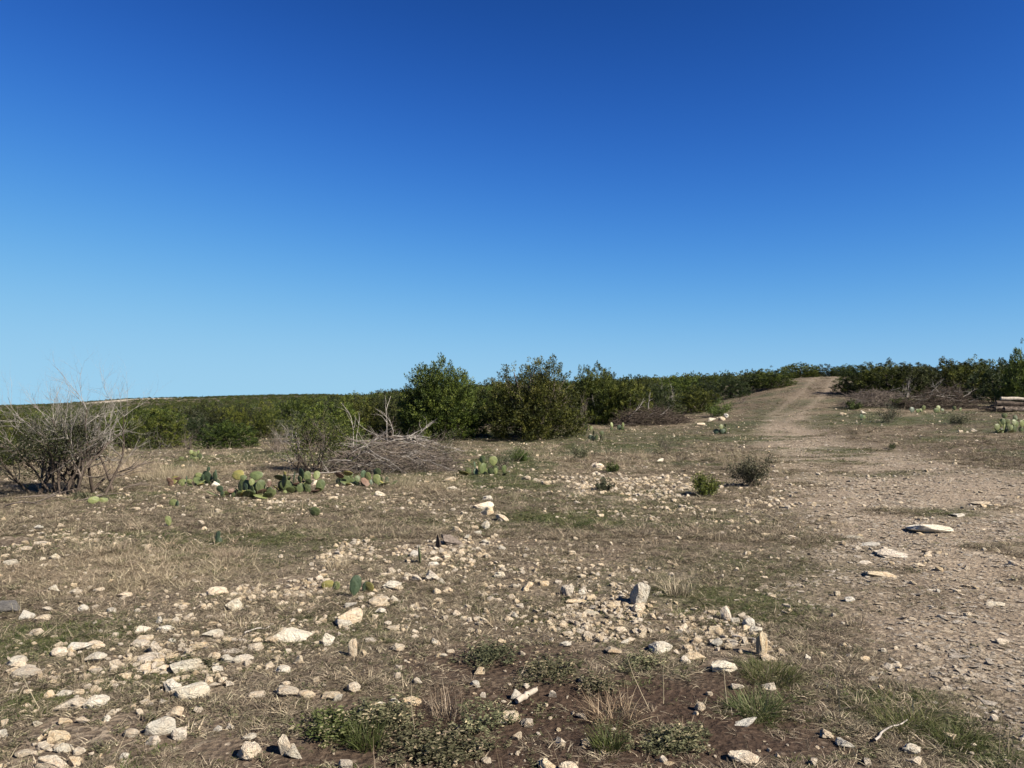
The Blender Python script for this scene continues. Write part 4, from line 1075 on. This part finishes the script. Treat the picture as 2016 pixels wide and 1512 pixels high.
pile(775, 932, 2.8, .8, 1.5, 'large pile of cut pale grey branches between half-dead shrub and tall junipers', 701, 'twig_pale', 'twig', 70, 760,
     big=[(-.15, .7, .15, 1, 1.1, .012), (-.1, .7, .45, 1, .9, .010), (.3, .75, .8, .65, .9, .011), (-.9, .5, .2, 1, 1.2, .009), (-.85, .6, -.15, 1, .8, .008), (.1, .8, 1, -.05, .8, .014), (.9, .65, 1, -.4, .8, .012)])
pile(1283, 838, 3.9, .95, 1.6, 'dark brown brush heap in front of the flat-topped juniper', 711, 'twig_pale', 'twig', 9, 1000, thick=1.7, big=[(-.2, .8, .02, 1, .9, .022), (-1.2, .4, .5, .4, 1.3, .018)], fill_mat='dark_wood')
pile(1722, 803, 3.6, .9, 1.6, 'brown brush heap right of the track at the foot of the slope', 721, 'twig', 'twig', 8, 900, thick=1.7, fill_mat='twig')
pile(1850, 806, 3.8, 1.15, 1.7, 'long grey brush heap with pale branches fanning over it', 731, 'twig_pale', 'twig', 22, 900, thick=1.6, big=[(-.6, .5, .6, .5, 1.4, .014), (.3, .6, -.5, .4, 1.2, .012)], fill_mat='dark_wood')

def log_pile():
    p = at(2003, 36.5)
    rng = np.random.default_rng(741)
    t = obj('log_pile', None, label='heap of cut logs with one bleached log on top, at the photo edge', cat='log pile', loc=p)
    for k, (x, y, z, a, L, r, m) in enumerate([(0, 0, .12, .1, 2.3, .13, 'dark_wood'), (.1, .3, .14, -.1, 2.2, .14, 'dark_wood'), (-.1, -.28, .1, .2, 1.8, .10, 'twig'), (.05, .12, .36, 0, 2.0, .13, 'dark_wood'), (.15, .05, .6, -.06, 1.7, .085, 'pale_wood'), (-.9, -.2, .18, .6, 1.2, .05, 'twig'), (-1.1, .1, .1, -.3, 1.3, .05, 'dark_wood')]):
        d = np.array([math.cos(a), math.sin(a), rng.normal(0, .03)])
        P = np.array([x, y, z]) + d * np.linspace(-.5, .5, 8)[:, None] * L + rng.normal(0, .012, (8, 3))
        rr = r * np.linspace(1.05, .85, 8); rr[0] *= .93; rr[-1] *= .9
        V, Q = tubes([(P, rr)], 10)
        caps_v = np.stack([P[0], P[-1]]); n = len(V)
        T = [[n, i, (i + 1) % 10, (i + 1) % 10] for i in range(10)] + [[n + 1, 70 + (i + 1) % 10, 70 + i, 70 + i] for i in range(10)]
        me = bpy.data.meshes.new('log'); me.from_pydata(np.concatenate([V, caps_v]).tolist(), [], [tuple(q) for q in Q.tolist()] + [tuple(q[:3]) for q in T]); me.materials.append(M[m])
        obj('log', me, t)
    polys = []
    for k in range(160):
        x, y = rng.uniform(-1.7, 1.2), rng.uniform(-.7, .6)
        a = rng.uniform(0, 6.28)
        P, r, _ = grow(rng, (x, y, rng.uniform(.02, .35)), (math.cos(a), math.sin(a), rng.normal(0, .3)), rng.uniform(.3, .9), .009, 4, .2, -.05, .6)
        P[:, 2] = np.maximum(P[:, 2], .01); polys.append((P, r))
    tube_obj('twigs', polys, 'dark_wood', t, 4, 'stuff')
log_pile()

def bare_shrubs():
    twg = [dead_twig_mesh(760 + k, 1.5, 2.0, 9, m, 2, 5, .018) for k, m in enumerate(['twig', 'twig', 'twig_pale'])]
    L = [(372, 28.0, 60, 838, 'bare grey sticks at the foot of the dark shrub behind the grass'),
         (1145, 38.0, 70, 765, 'leafless grey shrub between the open juniper and the flat-topped juniper'),
         (1325, 58.0, 70, 745, 'leafless grey shrub behind the light green juniper on the slope'),
         (690, 40.0, 60, 775, 'leafless grey shrub on the middle rise behind the pile sticks'),
         (1900, 46.0, 80, 745, 'leafless pale shrub leaning over the long grey brush heap'),
         (1780, 48.0, 70, 735, 'leafless pale shrub above the brown brush heap'),
         (548, 24.0, 80, 825, 'bare twigs standing beside the half-dead shrub'),
         (1460, 52.0, 50, 775, 'leafless purple-grey shrub at the left border of the track')]
    for i, (px, Y, w, top, lab) in enumerate(L):
        p = at(px, Y); h = max(height_at(top, Y) - p.z, .5)
        t = obj('bare_shrub', None, label=lab, cat='shrub', loc=p, scale=(w * Y / F / 2.2, w * Y / F / 2.2, h / 1.45), rot=(0, 0, i * 1.3))
        obj('twigs', twg[i % 3], t, kind='stuff')
bare_shrubs()

# ------------------------------------------------------------------ prickly pears
def pad_mesh():
    bm = bmesh.new()
    bmesh.ops.create_uvsphere(bm, u_segments=14, v_segments=9, radius=.5)
    for v in bm.verts:
        x, y, z = v.co
        v.co = Vector((x * (1 + .35 * z) * (1.0 if z > -.3 else .82), y * (.9 + .1 * math.cos(x * 6)) + .12 * x * x, z + .5))
    for f in bm.faces: f.smooth = True
    me = bpy.data.meshes.new('pad'); bm.to_mesh(me); bm.free()
    return me
_pad = pad_mesh()
PADS = {}
for c in ('pad', 'pad_light', 'pad_yellow', 'pad_dark', 'pad_dead'):
    PADS[c] = _pad.copy(); PADS[c].materials.append(M[c])
KEY = dict(g='pad', l='pad_light', y='pad_yellow', d='pad_dark', b='pad_dead')
def cactus(base_px, base_py, pads, label, seed, conv=lambda a: a, Y=None, depth=.18, fallen=0):
    rng = np.random.default_rng(seed)
    b = at(base_px, Y) if Y else hit(base_px, base_py)
    t = obj('prickly_pear', None, label=label, cat='cactus', loc=b)
    for (x, y, w, h, c) in pads:
        x, y, w, h = conv((x, y, w, h))
        yy = b.y + rng.uniform(-1, 1) * depth
        X = (x - CX) / F * yy; zc = height_at(y, yy); g = gz(X, yy)
        W, H = max(w * yy / F, .05), max(h * yy / F, .05)
        flat = H < W * .6
        edge = W < H * .45
        zb = zc - H / 2
        Wr = H * .7 if edge else W; Hr = W * .85 if flat else H
        yaw = R(78) * rng.choice((-1, 1)) if edge else rng.uniform(-.6, .6)
        tilt = math.acos(min(1, H / Hr)) * .85 if flat else rng.uniform(-.25, .2)
        zb = max(zb, g - .01)
        def put(xx, y0, z0, w_, h_, yw, tl, rl, mat):
            obj('pad', PADS[KEY[mat]], t, loc=(xx - b.x, y0 - b.y, z0 - b.z), rot=Euler((tl, rl, yw)), scale=(w_ * .95, .15 * w_ + .006, h_ * .98))
        put(X, yy, zb, Wr, Hr, yaw, tilt, rng.uniform(-.3, .3), c)
        z = zb; n = 0
        while z > g + .04 and n < 3:                 # the pads that carry it
            hh = min(max(z - g + .03, .1), .24)
            z -= hh * .93; n += 1
            put(X + rng.uniform(-.04, .04), yy + rng.uniform(.02, .09), max(z, g - .02), max(hh * .72, .08), hh, rng.uniform(-.9, .9), rng.uniform(-.15, .15), rng.uniform(-.25, .25), 'g' if c in 'gl' else 'd' if c == 'd' else 'g')
    xs = [conv(q[:4])[0] for q in pads]
    for k in range(fallen):                          # older pads lying round the clump
        px_ = rng.uniform(min(xs) - 6, max(xs) + 6); yy = b.y + rng.uniform(-.35, .25); X = (px_ - CX) / F * yy
        w_ = rng.uniform(.12, .2)
        obj('pad', PADS[KEY[rng.choice(list('llygybg'))]], t, loc=(X - b.x, yy - b.y, gz(X, yy) - b.z + .02), rot=Euler((rng.uniform(.7, 1.35) * rng.choice((-1, 1)), rng.uniform(-.4, .4), rng.uniform(0, 6.28))), scale=(w_, .03, w_ * 1.25))
    return t
K8 = lambda a: (300 + a[0] * .248, 880 + a[1] * .248, a[2] * .248, a[3] * .248)
K2 = lambda a: (480 + a[0] * .258, 700 + a[1] * .258, a[2] * .258, a[3] * .258)
K4 = lambda a: (1440 + a[0] * .2857, 680 + a[1] * .2857, a[2] * .2857, a[3] * .2857)
K1 = lambda a: (a[0] * .258, 700 + a[1] * .258, a[2] * .258, a[3] * .258)
K3 = lambda a: (940 + a[0] * .2778, 690 + a[1] * .2778, a[2] * .2778, a[3] * .2778)
cactus(385, 955, [(150, 285, 60, 60, 'b'), (190, 265, 70, 50, 'b'), (215, 255, 60, 40, 'b'), (135, 260, 50, 40, 'b'), (245, 280, 70, 60, 'l'), (300, 270, 50, 40, 'l'), (280, 255, 22, 60, 'd'), (305, 290, 20, 40, 'd'), (375, 230, 62, 62, 'l'), (350, 240, 40, 40, 'l'), (445, 175, 30, 46, 'd'), (440, 215, 62, 62, 'l'), (495, 228, 36, 78, 'd'), (520, 215, 16, 84, 'd'), (405, 240, 30, 60, 'd'), (425, 262, 60, 30, 'b')],
       'prickly pear with dark edge-on pads beside a heap of dead brown pads', 801, K8, fallen=8)
cactus(515, 978, [(690, 220, 110, 84, 'y'), (725, 242, 60, 46, 'g'), (830, 225, 112, 76, 'g'), (785, 275, 50, 60, 'l'), (825, 308, 60, 60, 'l'), (865, 295, 40, 44, 'l'), (745, 320, 52, 72, 'd'), (550, 330, 62, 56, 'd'), (600, 392, 92, 42, 'l'), (572, 382, 40, 46, 'l'), (790, 385, 100, 72, 'g'), (745, 376, 44, 34, 'y'), (885, 375, 62, 60, 'l'), (862, 420, 72, 32, 'l'), (960, 362, 84, 62, 'l'), (928, 290, 36, 56, 'b'), (670, 360, 50, 44, 'l'), (700, 385, 60, 40, 'g'), (635, 345, 60, 36, 'b')],
       'sprawling prickly pear with yellowed and fallen pads in front of half-dead shrub', 802, K8, fallen=16)
cactus(600, 970, [(1060, 302, 112, 92, 'g'), (1040, 245, 102, 42, 'g'), (1160, 300, 92, 42, 'b'), (1060, 375, 32, 36, 'l'), (1190, 215, 62, 110, 'd'), (1232, 232, 62, 92, 'g'), (1300, 222, 56, 76, 'l'), (1055, 207, 26, 32, 'y'), (1122, 235, 32, 92, 'd'), (1180, 255, 52, 62, 'l'), (1250, 272, 60, 50, 'g'), (1085, 245, 30, 40, 'l')],
       'prickly pear with tall grey-green pads at the foot of the half-dead shrub', 803, K8, fallen=8)
cactus(718, 957, [(1555, 257, 62, 58, 'g'), (1635, 250, 52, 56, 'g'), (1670, 215, 46, 72, 'd'), (1720, 235, 56, 86, 'l'), (1790, 200, 78, 72, 'g'), (1790, 252, 72, 82, 'l'), (1690, 288, 42, 52, 'l'), (1545, 210, 82, 32, 'y'), (1490, 225, 82, 42, 'b'), (1555, 305, 62, 28, 'y'), (1860, 262, 42, 62, 'd'), (1580, 222, 52, 42, 'g'), (1625, 285, 40, 40, 'd'), (1745, 280, 40, 50, 'd')],
       'compact prickly pear with round green pads in front of the large branch pile', 804, K8, fallen=7)
cactus(958, 935, [(1820, 790, 56, 62, 'g'), (1905, 802, 72, 78, 'l'), (1800, 842, 42, 82, 'l'), (1875, 880, 56, 52, 'g'), (1710, 895, 56, 52, 'l'), (1840, 835, 36, 34, 'g'), (1835, 907, 42, 52, 'l'), (1922, 880, 32, 52, 'l'), (1985, 862, 42, 62, 'g'), (1770, 835, 26, 60, 'd')],
       'upright prickly pear with two high round pads right of the branch pile', 805, K2, fallen=3)
cactus(1975, 852, [(1880, 485, 38, 38, 'l'), (1825, 562, 48, 48, 'l'), (1880, 567, 32, 52, 'l'), (1922, 560, 42, 52, 'l'), (1895, 527, 52, 42, 'l'), (2000, 537, 46, 52, 'l'), (1960, 500, 30, 46, 'g'), (1855, 542, 36, 40, 'l'), (1945, 530, 40, 46, 'l'), (1870, 595, 50, 30, 'd'), (1905, 595, 50, 30, 'd')],
       'sunlit prickly pear in front of the log pile', 806, K4, fallen=4)
cactus(372, 907, [(1460, 735, 32, 34, 'l'), (1490, 748, 42, 36, 'l'), (1515, 735, 22, 28, 'l'), (1390, 815, 44, 36, 'l'), (1450, 800, 22, 28, 'l'), (1500, 800, 34, 34, 'l'), (1470, 775, 26, 30, 'l')],
       'small pale prickly pear out on the grass in front of the scrub', 807, K1)
cactus(1167, 868, [(825, 585, 16, 40, 'd'), (805, 615, 34, 40, 'd'), (835, 615, 22, 48, 'g'), (880, 585, 34, 34, 'g')], 'small dark prickly pear on the grass right of the open juniper', 808, K3)
cactus(1218, 848, [(955, 525, 22, 36, 'l'), (1005, 545, 34, 40, 'd'), (1032, 525, 18, 32, 'l'), (1020, 550, 26, 30, 'g')], 'tiny prickly pear in front of the left end of the dark brush heap', 809, K3)
cactus(1160, 848, [(775, 545, 30, 36, 'd'), (800, 550, 26, 32, 'l'), (700, 585, 30, 30, 'd')], 'tiny dark prickly pear under the skirt of the open juniper', 810, K3)
cactus(1422, 855, [(1722, 540, 34, 40, 'l'), (1735, 572, 40, 40, 'd'), (1785, 570, 22, 50, 'l'), (1757, 530, 18, 26, 'l'), (1690, 575, 44, 40, 'd')], 'small prickly pear by the track left of the bend', 811, K3)
cactus(1818, 812, [(1320, 430, 28, 36, 'l'), (1280, 460, 50, 30, 'g'), (1240, 450, 40, 44, 'd'), (1300, 455, 26, 30, 'l')], 'small prickly pear in front of the long grey brush heap, first of three', 812, K4)
cactus(1848, 812, [(1428, 428, 32, 32, 'l'), (1405, 456, 40, 34, 'g')], 'small prickly pear in front of the long grey brush heap, second of three', 813, K4)
cactus(1880, 810, [(1536, 432, 26, 32, 'l'), (1580, 445, 32, 26, 'g'), (1450, 460, 30, 26, 'g')], 'small prickly pear in front of the long grey brush heap, third of three', 814, K4)
cactus(1695, 828, [(890, 490, 40, 34, 'd'), (915, 495, 30, 30, 'g')], 'low dark prickly pear beside the track at the slope foot', 815, K4)
cactus(343, 998, [(343, 990, 18, 17, 'l'), (352, 991, 6, 14, 'd')], 'single square-looking cactus pad in short grass below the dead brown pads', 816)
cactus(336, 1034, [(336, 1024, 13, 21, 'l')], 'single yellow-green cactus pad next to a pale stone', 817)
cactus(428, 1068, [(428, 1054, 12, 22, 'd'), (431, 1065, 12, 10, 'g')], 'single dark cactus pad standing in grass', 818)
cactus(697, 1172, [(697, 1150, 24, 42, 'd'), (727, 1160, 30, 24, 'y'), (718, 1152, 5, 22, 'd')], 'dark upright cactus pad with a yellow-green pad at its side', 819)
cactus(655, 1165, [(650, 1157, 26, 20, 'y'), (662, 1152, 18, 20, 'l')], 'low yellow-green cactus pads left of the dark upright pad', 820)
cactus(828, 1115, [(828, 1098, 9, 36, 'g')], 'thin cactus pad seen edge-on at the rubble line', 821)
cactus(622, 1016, [(621, 1008, 26, 20, 'g')], 'lone round cactus pad low in the stony grass', 822)
cactus(192, 992, [(188, 985, 22, 16, 'l'), (206, 985, 18, 14, 'l')], 'pair of flat cactus pads near the foot of the dead bush', 823)

# ------------------------------------------------------------------ small bushes, weeds and tufts that stand out
def small_bush(px, py, wpx, hpx, label, mat, seed, n=2600, leaf=.018, stems=14, twig='twig', name='small_bush', dense=1.0):
    p = hit(px, py)
    Y = p.y; W, H = wpx * Y / F, hpx * Y / F
    t = obj(name, None, label=label, cat='bush', loc=p)
    rng, main, fine, tips = stems_bush(seed, stems, H, W, 1, (4,), .006, wander=.12)
    tube_obj('twigs', main + fine, twig, t, 4, 'stuff')
    c = np.concatenate([P[2:] for P, _ in main + fine])
    if n: obj('foliage', foliage_cloud(rng, c, min(W, H) * .07 * dense, n, leaf, mat), t, kind='stuff')
small_bush(1390, 976, 58, 40, 'low dark green bush on the rubble beside the track', 'juniper', 901, 5200, .015, 22)
small_bush(1478, 957, 88, 56, 'olive grey-green bush at the edge of the track bend', 'shrub_grey', 902, 4200, .02, 22)
small_bush(1312, 894, 58, 48, 'thin brownish upright bush alone on the grass', 'shrub_grey', 903, 900, .02, 18)
small_bush(1026, 908, 70, 26, 'flat bright green bush right of the upright prickly pear', 'bright', 904, 3600, .017, 22)
small_bush(1140, 903, 50, 30, 'grey-green sprigs on the grass left of the thin brownish bush', 'shrub_grey', 905, 1400, .022, 12)
small_bush(1190, 966, 70, 26, 'low olive plant at the rim of the pale rubble field', 'shrub_grey', 906, 1500, .018, 14)
small_bush(1205, 930, 44, 22, 'small green plant above the low olive plant', 'bright', 907, 900, .02, 10)
small_bush(1752, 832, 70, 40, 'thorny thin bush in front of the brown brush heap', 'shrub_grey', 908, 1500, .03, 16)
small_bush(1772, 803, 60, 22, 'bright green bush tucked against the brown brush heap', 'bright', 909, 1800, .04, 12)
small_bush(1682, 806, 34, 18, 'yellow-green bush beside the track at the brush heap end', 'bright', 910, 1200, .04, 10)
small_bush(1412, 820, 90, 34, 'bright green bush between the slope shrubs and the track bend', 'bright', 911, 2600, .04, 14)
small_bush(1756, 884, 26, 14, 'tiny dark weed in the middle of the bare ground right of the track', 'juniper_dark', 912, 700, .016, 10)
small_bush(985, 925, 90, 40, 'dry twiggy bush behind the upright prickly pear', 'shrub_grey', 913, 900, .02, 18)
small_bush(690, 905, 70, 50, 'green bush between the half-dead shrub and the branch pile', 'juniper', 914, 4200, .026, 14)
small_bush(880, 925, 80, 70, 'brown thorny bush at the right end of the branch pile', 'shrub_grey', 915, 1200, .02, 30)
small_bush(1890, 835, 90, 26, 'spreading grey-green bush left of the sunlit prickly pear', 'shrub_grey', 916, 2200, .026, 16)
small_bush(160, 985, 60, 24, 'dry low plant at the foot of the dead bush', 'shrub_grey', 917, 900, .018, 14)
small_bush(1840, 800, 60, 24, 'dark bush in the shade of the long grey brush heap', 'juniper_dark', 918, 1800, .04, 12)

def weed_patch(px, py, wpx, hpx, label, seed, n, mat='weed', H=.13, size=.009, name='leafy_weed'):
    p = hit(px, py); Y = p.y
    W = wpx * Y / F; D = max((hit(px, py - hpx) - hit(px, py + 2)).length * .8, .1)
    rng = np.random.default_rng(seed)
    Vs, Ts, tn, b = [], [], [], 0
    protos = []
    for k in range(5):
        me = weed(seed * 7 + k, mat, 8, H, 15, size, .7)
        co = np.empty(len(me.vertices) * 3, np.float32); me.vertices.foreach_get('co', co)
        protos.append(co.reshape(-1, 3).astype(float)); bpy.data.meshes.remove(me)
    for k in range(n):
        a, r = rng.uniform(0, 6.28), rng.uniform(0, 1) ** .8
        x, y = r * math.cos(a) * W * .62, D * .4 + r * math.sin(a) * D * .62
        if fbm(np.array([(p.x + x) * 9]), np.array([(p.y + y) * 9]), seed, 2)[0] < .42: continue
        co = protos[k % 5] * rng.uniform(.6, 1.3) * (1.1 - .5 * r) * np.array([1.2, 1.2, .8])
        c, s = math.cos(a * 3), math.sin(a * 3)
        q = np.stack([co[:, 0] * c - co[:, 1] * s + x, co[:, 0] * s + co[:, 1] * c + y, co[:, 2] + gz(p.x + x, p.y + y) - p.z], 1)
        Vs.append(q); m = len(q) // 4
        Ts.append(np.arange(4 * m).reshape(m, 4) + b); b += len(q); tn.append(np.clip(rng.uniform(.1, .75) + rng.normal(0, .28, m), 0, 1))
    t = obj(name, None, label=label, cat='weed', loc=p)
    obj('leaves', mesh_np('leaves', np.concatenate(Vs), np.concatenate(Ts), mat, np.concatenate(tn)), t, kind='stuff')
weed_patch(845, 1512, 210, 80, 'broad mat of small-leaved weeds at the bottom edge of the photo', 921, 60, H=.11)
weed_patch(945, 1462, 130, 90, 'bushy leafy weed above the mat, right of the dry stalks', 922, 42, H=.15)
weed_patch(640, 1465, 130, 60, 'dark green leafy weed beside the split rock', 923, 40, 'green', .12)
weed_patch(760, 1440, 120, 40, 'leafy weed left of the bushy one on dark soil', 924, 50)
weed_patch(970, 1320, 90, 60, 'thin-leaved green weed on the soil above the bleached stick', 925, 30, H=.15)
weed_patch(1100, 1345, 120, 50, 'grey-green weed on bare soil right of the thin-leaved weed', 926, 36)
weed_patch(1180, 1370, 60, 24, 'small weed with a black shadow right of the bleached stick', 927, 14)
weed_patch(1330, 1480, 160, 50, 'olive weeds on dark soil near the bottom edge', 928, 46, H=.1)
weed_patch(1280, 1330, 90, 36, 'sparse weed below the pointed pale slab', 929, 18, H=.11)
weed_patch(370, 1325, 60, 30, 'sprig of narrow green leaves on the orange-cream slab', 930, 8, 'weed', .14, .016)

def grass_clump(px, py, wpx, hpx, label, mat, seed, blades=420, tone=(0, 1), lean=.7, name='grass_tuft', up=1.0, curl=.5):
    p = hit(px, py); Y = p.y
    H = hpx * Y / F * .9
    me = tuft(seed, mat, blades, wpx * Y / F * .4, H, .0021, lean, curl, 4, up, tone)
    t = obj(name, me, label=label, cat='grass', loc=(p.x, p.y + wpx * Y / F * .2, p.z))
    return t
grass_clump(1525, 1345, 125, 42, 'bright green grass tuft right of the large pinkish-white rock', 'green', 941, 700, (.3, 1), 1.1)
grass_clump(1495, 1410, 100, 55, 'bright green grass tuft below the cream stone', 'green', 942, 650, (.3, 1), 1.1)
grass_clump(1800, 1440, 130, 50, 'green and straw grass tuft near the lower corner by the track', 'green', 943, 450, (.25, 1), 1.2)
grass_clump(1900, 1470, 120, 45, 'dark green grass tuft in the lower corner by the track', 'green', 944, 450, (0, .9), 1.2)
grass_clump(1212, 1425, 120, 75, 'rusty dry grass tuft on dark soil', 'orange', 945, 230, (0, 1), .95)
grass_clump(1200, 1480, 70, 60, 'dark green grass blades under the rusty dry tuft', 'green', 946, 260, (0, .6), .8)
grass_clump(880, 1420, 90, 75, 'dry straw stalks rising out of the bushy weed', 'straw', 947, 90, (0, 1), .45)
grass_clump(718, 1475, 80, 60, 'dark grass blades at the left end of the weed mat', 'green', 948, 300, (0, .6), .6)
grass_clump(1340, 1175, 70, 50, 'brown dead grass wisp behind the rounded cream rock', 'dry', 949, 200, (0, 1), .6)
grass_clump(1690, 1235, 40, 36, 'straw wisps at the border of grass and gravel', 'straw', 950, 60, (0, 1), .5)
grass_clump(1475, 925, 110, 60, 'tall straw grass around the olive bush at the track bend', 'straw', 951, 420, (.2, 1), .5)
grass_clump(330, 945, 150, 40, 'tall pale straw grass left of the dead brown cactus pads', 'straw', 952, 900, (.2, 1), .6)
grass_clump(230, 935, 160, 45, 'tall pale straw grass behind the fallen sticks', 'straw', 953, 900, (.2, 1), .6)
grass_clump(790, 960, 70, 30, 'pale straw grass right of the compact prickly pear', 'straw', 954, 360, (.2, 1), .6)
grass_clump(660, 1120, 60, 30, 'straw tuft beside the dark upright cactus pad', 'straw', 955, 260, (.2, 1), .7)
grass_clump(445, 1100, 70, 30, 'straw tuft on the dry slope below the dark cactus pad', 'straw', 956, 300, (.2, 1), .7)

# ------------------------------------------------------------------ stick, stump, stalks
def stick():
    a, b = hit(1018, 1388), hit(1056, 1364)
    rng = np.random.default_rng(5)
    d = b - a; n = 9
    P = np.array([[d.x * t, d.y * t, d.z * t + .022] for t in np.linspace(0, 1, n)]) + rng.normal(0, .0025, (n, 3))
    r = .017 * np.array([.8, 1.05, 1, .95, .98, .9, .88, .85, .6])
    V, Q = tubes([(P, r)], 10)
    k = len(V)
    me = bpy.data.meshes.new('stick')
    me.from_pydata(np.concatenate([V, [P[0], P[-1]]]).tolist(), [], [tuple(q) for q in Q.tolist()] + [(k, i, (i + 1) % 10) for i in range(10)] + [(k + 1, 80 + (i + 1) % 10, 80 + i) for i in range(10)])
    for f in me.polygons: f.use_smooth = True
    me.materials.append(M['pale_wood'])
    obj('stick', me, label='short thick bleached stick lying on bare soil', cat='stick', loc=a)
stick()
def stump():
    p = hit(886, 1075)
    me = rock_mesh('stump', 331, 'rock', 16, 2, .12, 1, .5, .06); me.materials.clear(); me.materials.append(M['twig'])
    obj('stump', me, label='dark rotten wood stump in the rubble line', cat='stump', loc=(p.x, p.y + .1, p.z - .03), rot=(0, .3, .4), scale=(.26, .16, .13))
    q = hit(865, 1078)
    me2 = rock_mesh('stump', 332, 'rock', 12, 2, .1, 1, .6, .05); me2.materials.clear(); me2.materials.append(M['dark_wood'])
    obj('stump', me2, label='black upright wood shard left of the rotten stump', cat='stump', loc=(q.x, q.y, q.z - .02), rot=(.1, -.3, 0), scale=(.08, .07, .17))
stump()
def stalks():
    rng = np.random.default_rng(8)
    L = [((818, 1452), .30, (.01, 0), 'pale upright stalk rising from the weed mat'), ((1279, 1395), .34, (-.5, .1), 'thin leaning stalk right of the rusty tuft'), ((1306, 1385), .30, (.08, 0), 'thin upright stalk right of the leaning one'),
         ((944, 1250), .22, (0, 0), 'thin pale stalk beside a cream stone on brown turf'), ((1432, 1392), .24, (-.15, 0), 'stalk left of the lower green tuft'), ((1968, 1490), .26, (-.05, 0), 'stalk in the dark green tuft by the track'), ((1590, 1290), .16, (.05, 0), 'short stalk at the gravel border'), ((80, 1395), .2, (-.6, .1), 'leaning stalk on the wide brown-cream slab')]
    for (c, h, ln, lab) in L:
        p = hit(*c)
        P, r, _ = grow(rng, (0, 0, -.01), (ln[0], ln[1], 1), h, .0024, 7, .05, 0, .5)
        V, Q = tubes([(P, r)], 4)
        obj('dry_stalk', mesh_np('stalk', V, Q, 'straw', np.full(len(Q), .8)), label=lab, cat='stalk', loc=p)
    for (pts, lab) in [([(1722, 1468), (1752, 1440), (1786, 1428)], 'long curved bare twig lying on the grass near the track'), ([(1500, 1270), (1470, 1262), (1440, 1258)], 'flat weathered twig above the slim upright slab'), ([(480, 1252), (505, 1245), (530, 1240)], 'thin grey twig left of the long orange-stained rock')]:
        Q3 = [hit(*c) for c in pts]; o = Q3[0]
        P = np.array([[v.x - o.x, v.y - o.y, v.z - o.z + .02] for v in Q3]); P = np.array([[np.interp(t, [0, .5, 1], P[:, a]) for a in range(3)] for t in np.linspace(0, 1, 8)]) + rng.normal(0, .004, (8, 3))
        V, Q = tubes([(P, .007 * np.linspace(1, .5, 8))], 5)
        obj('twig', mesh_np('twig', V, Q, 'twig_pale', smooth=True), label=lab, cat='twig', loc=o)
stalks()
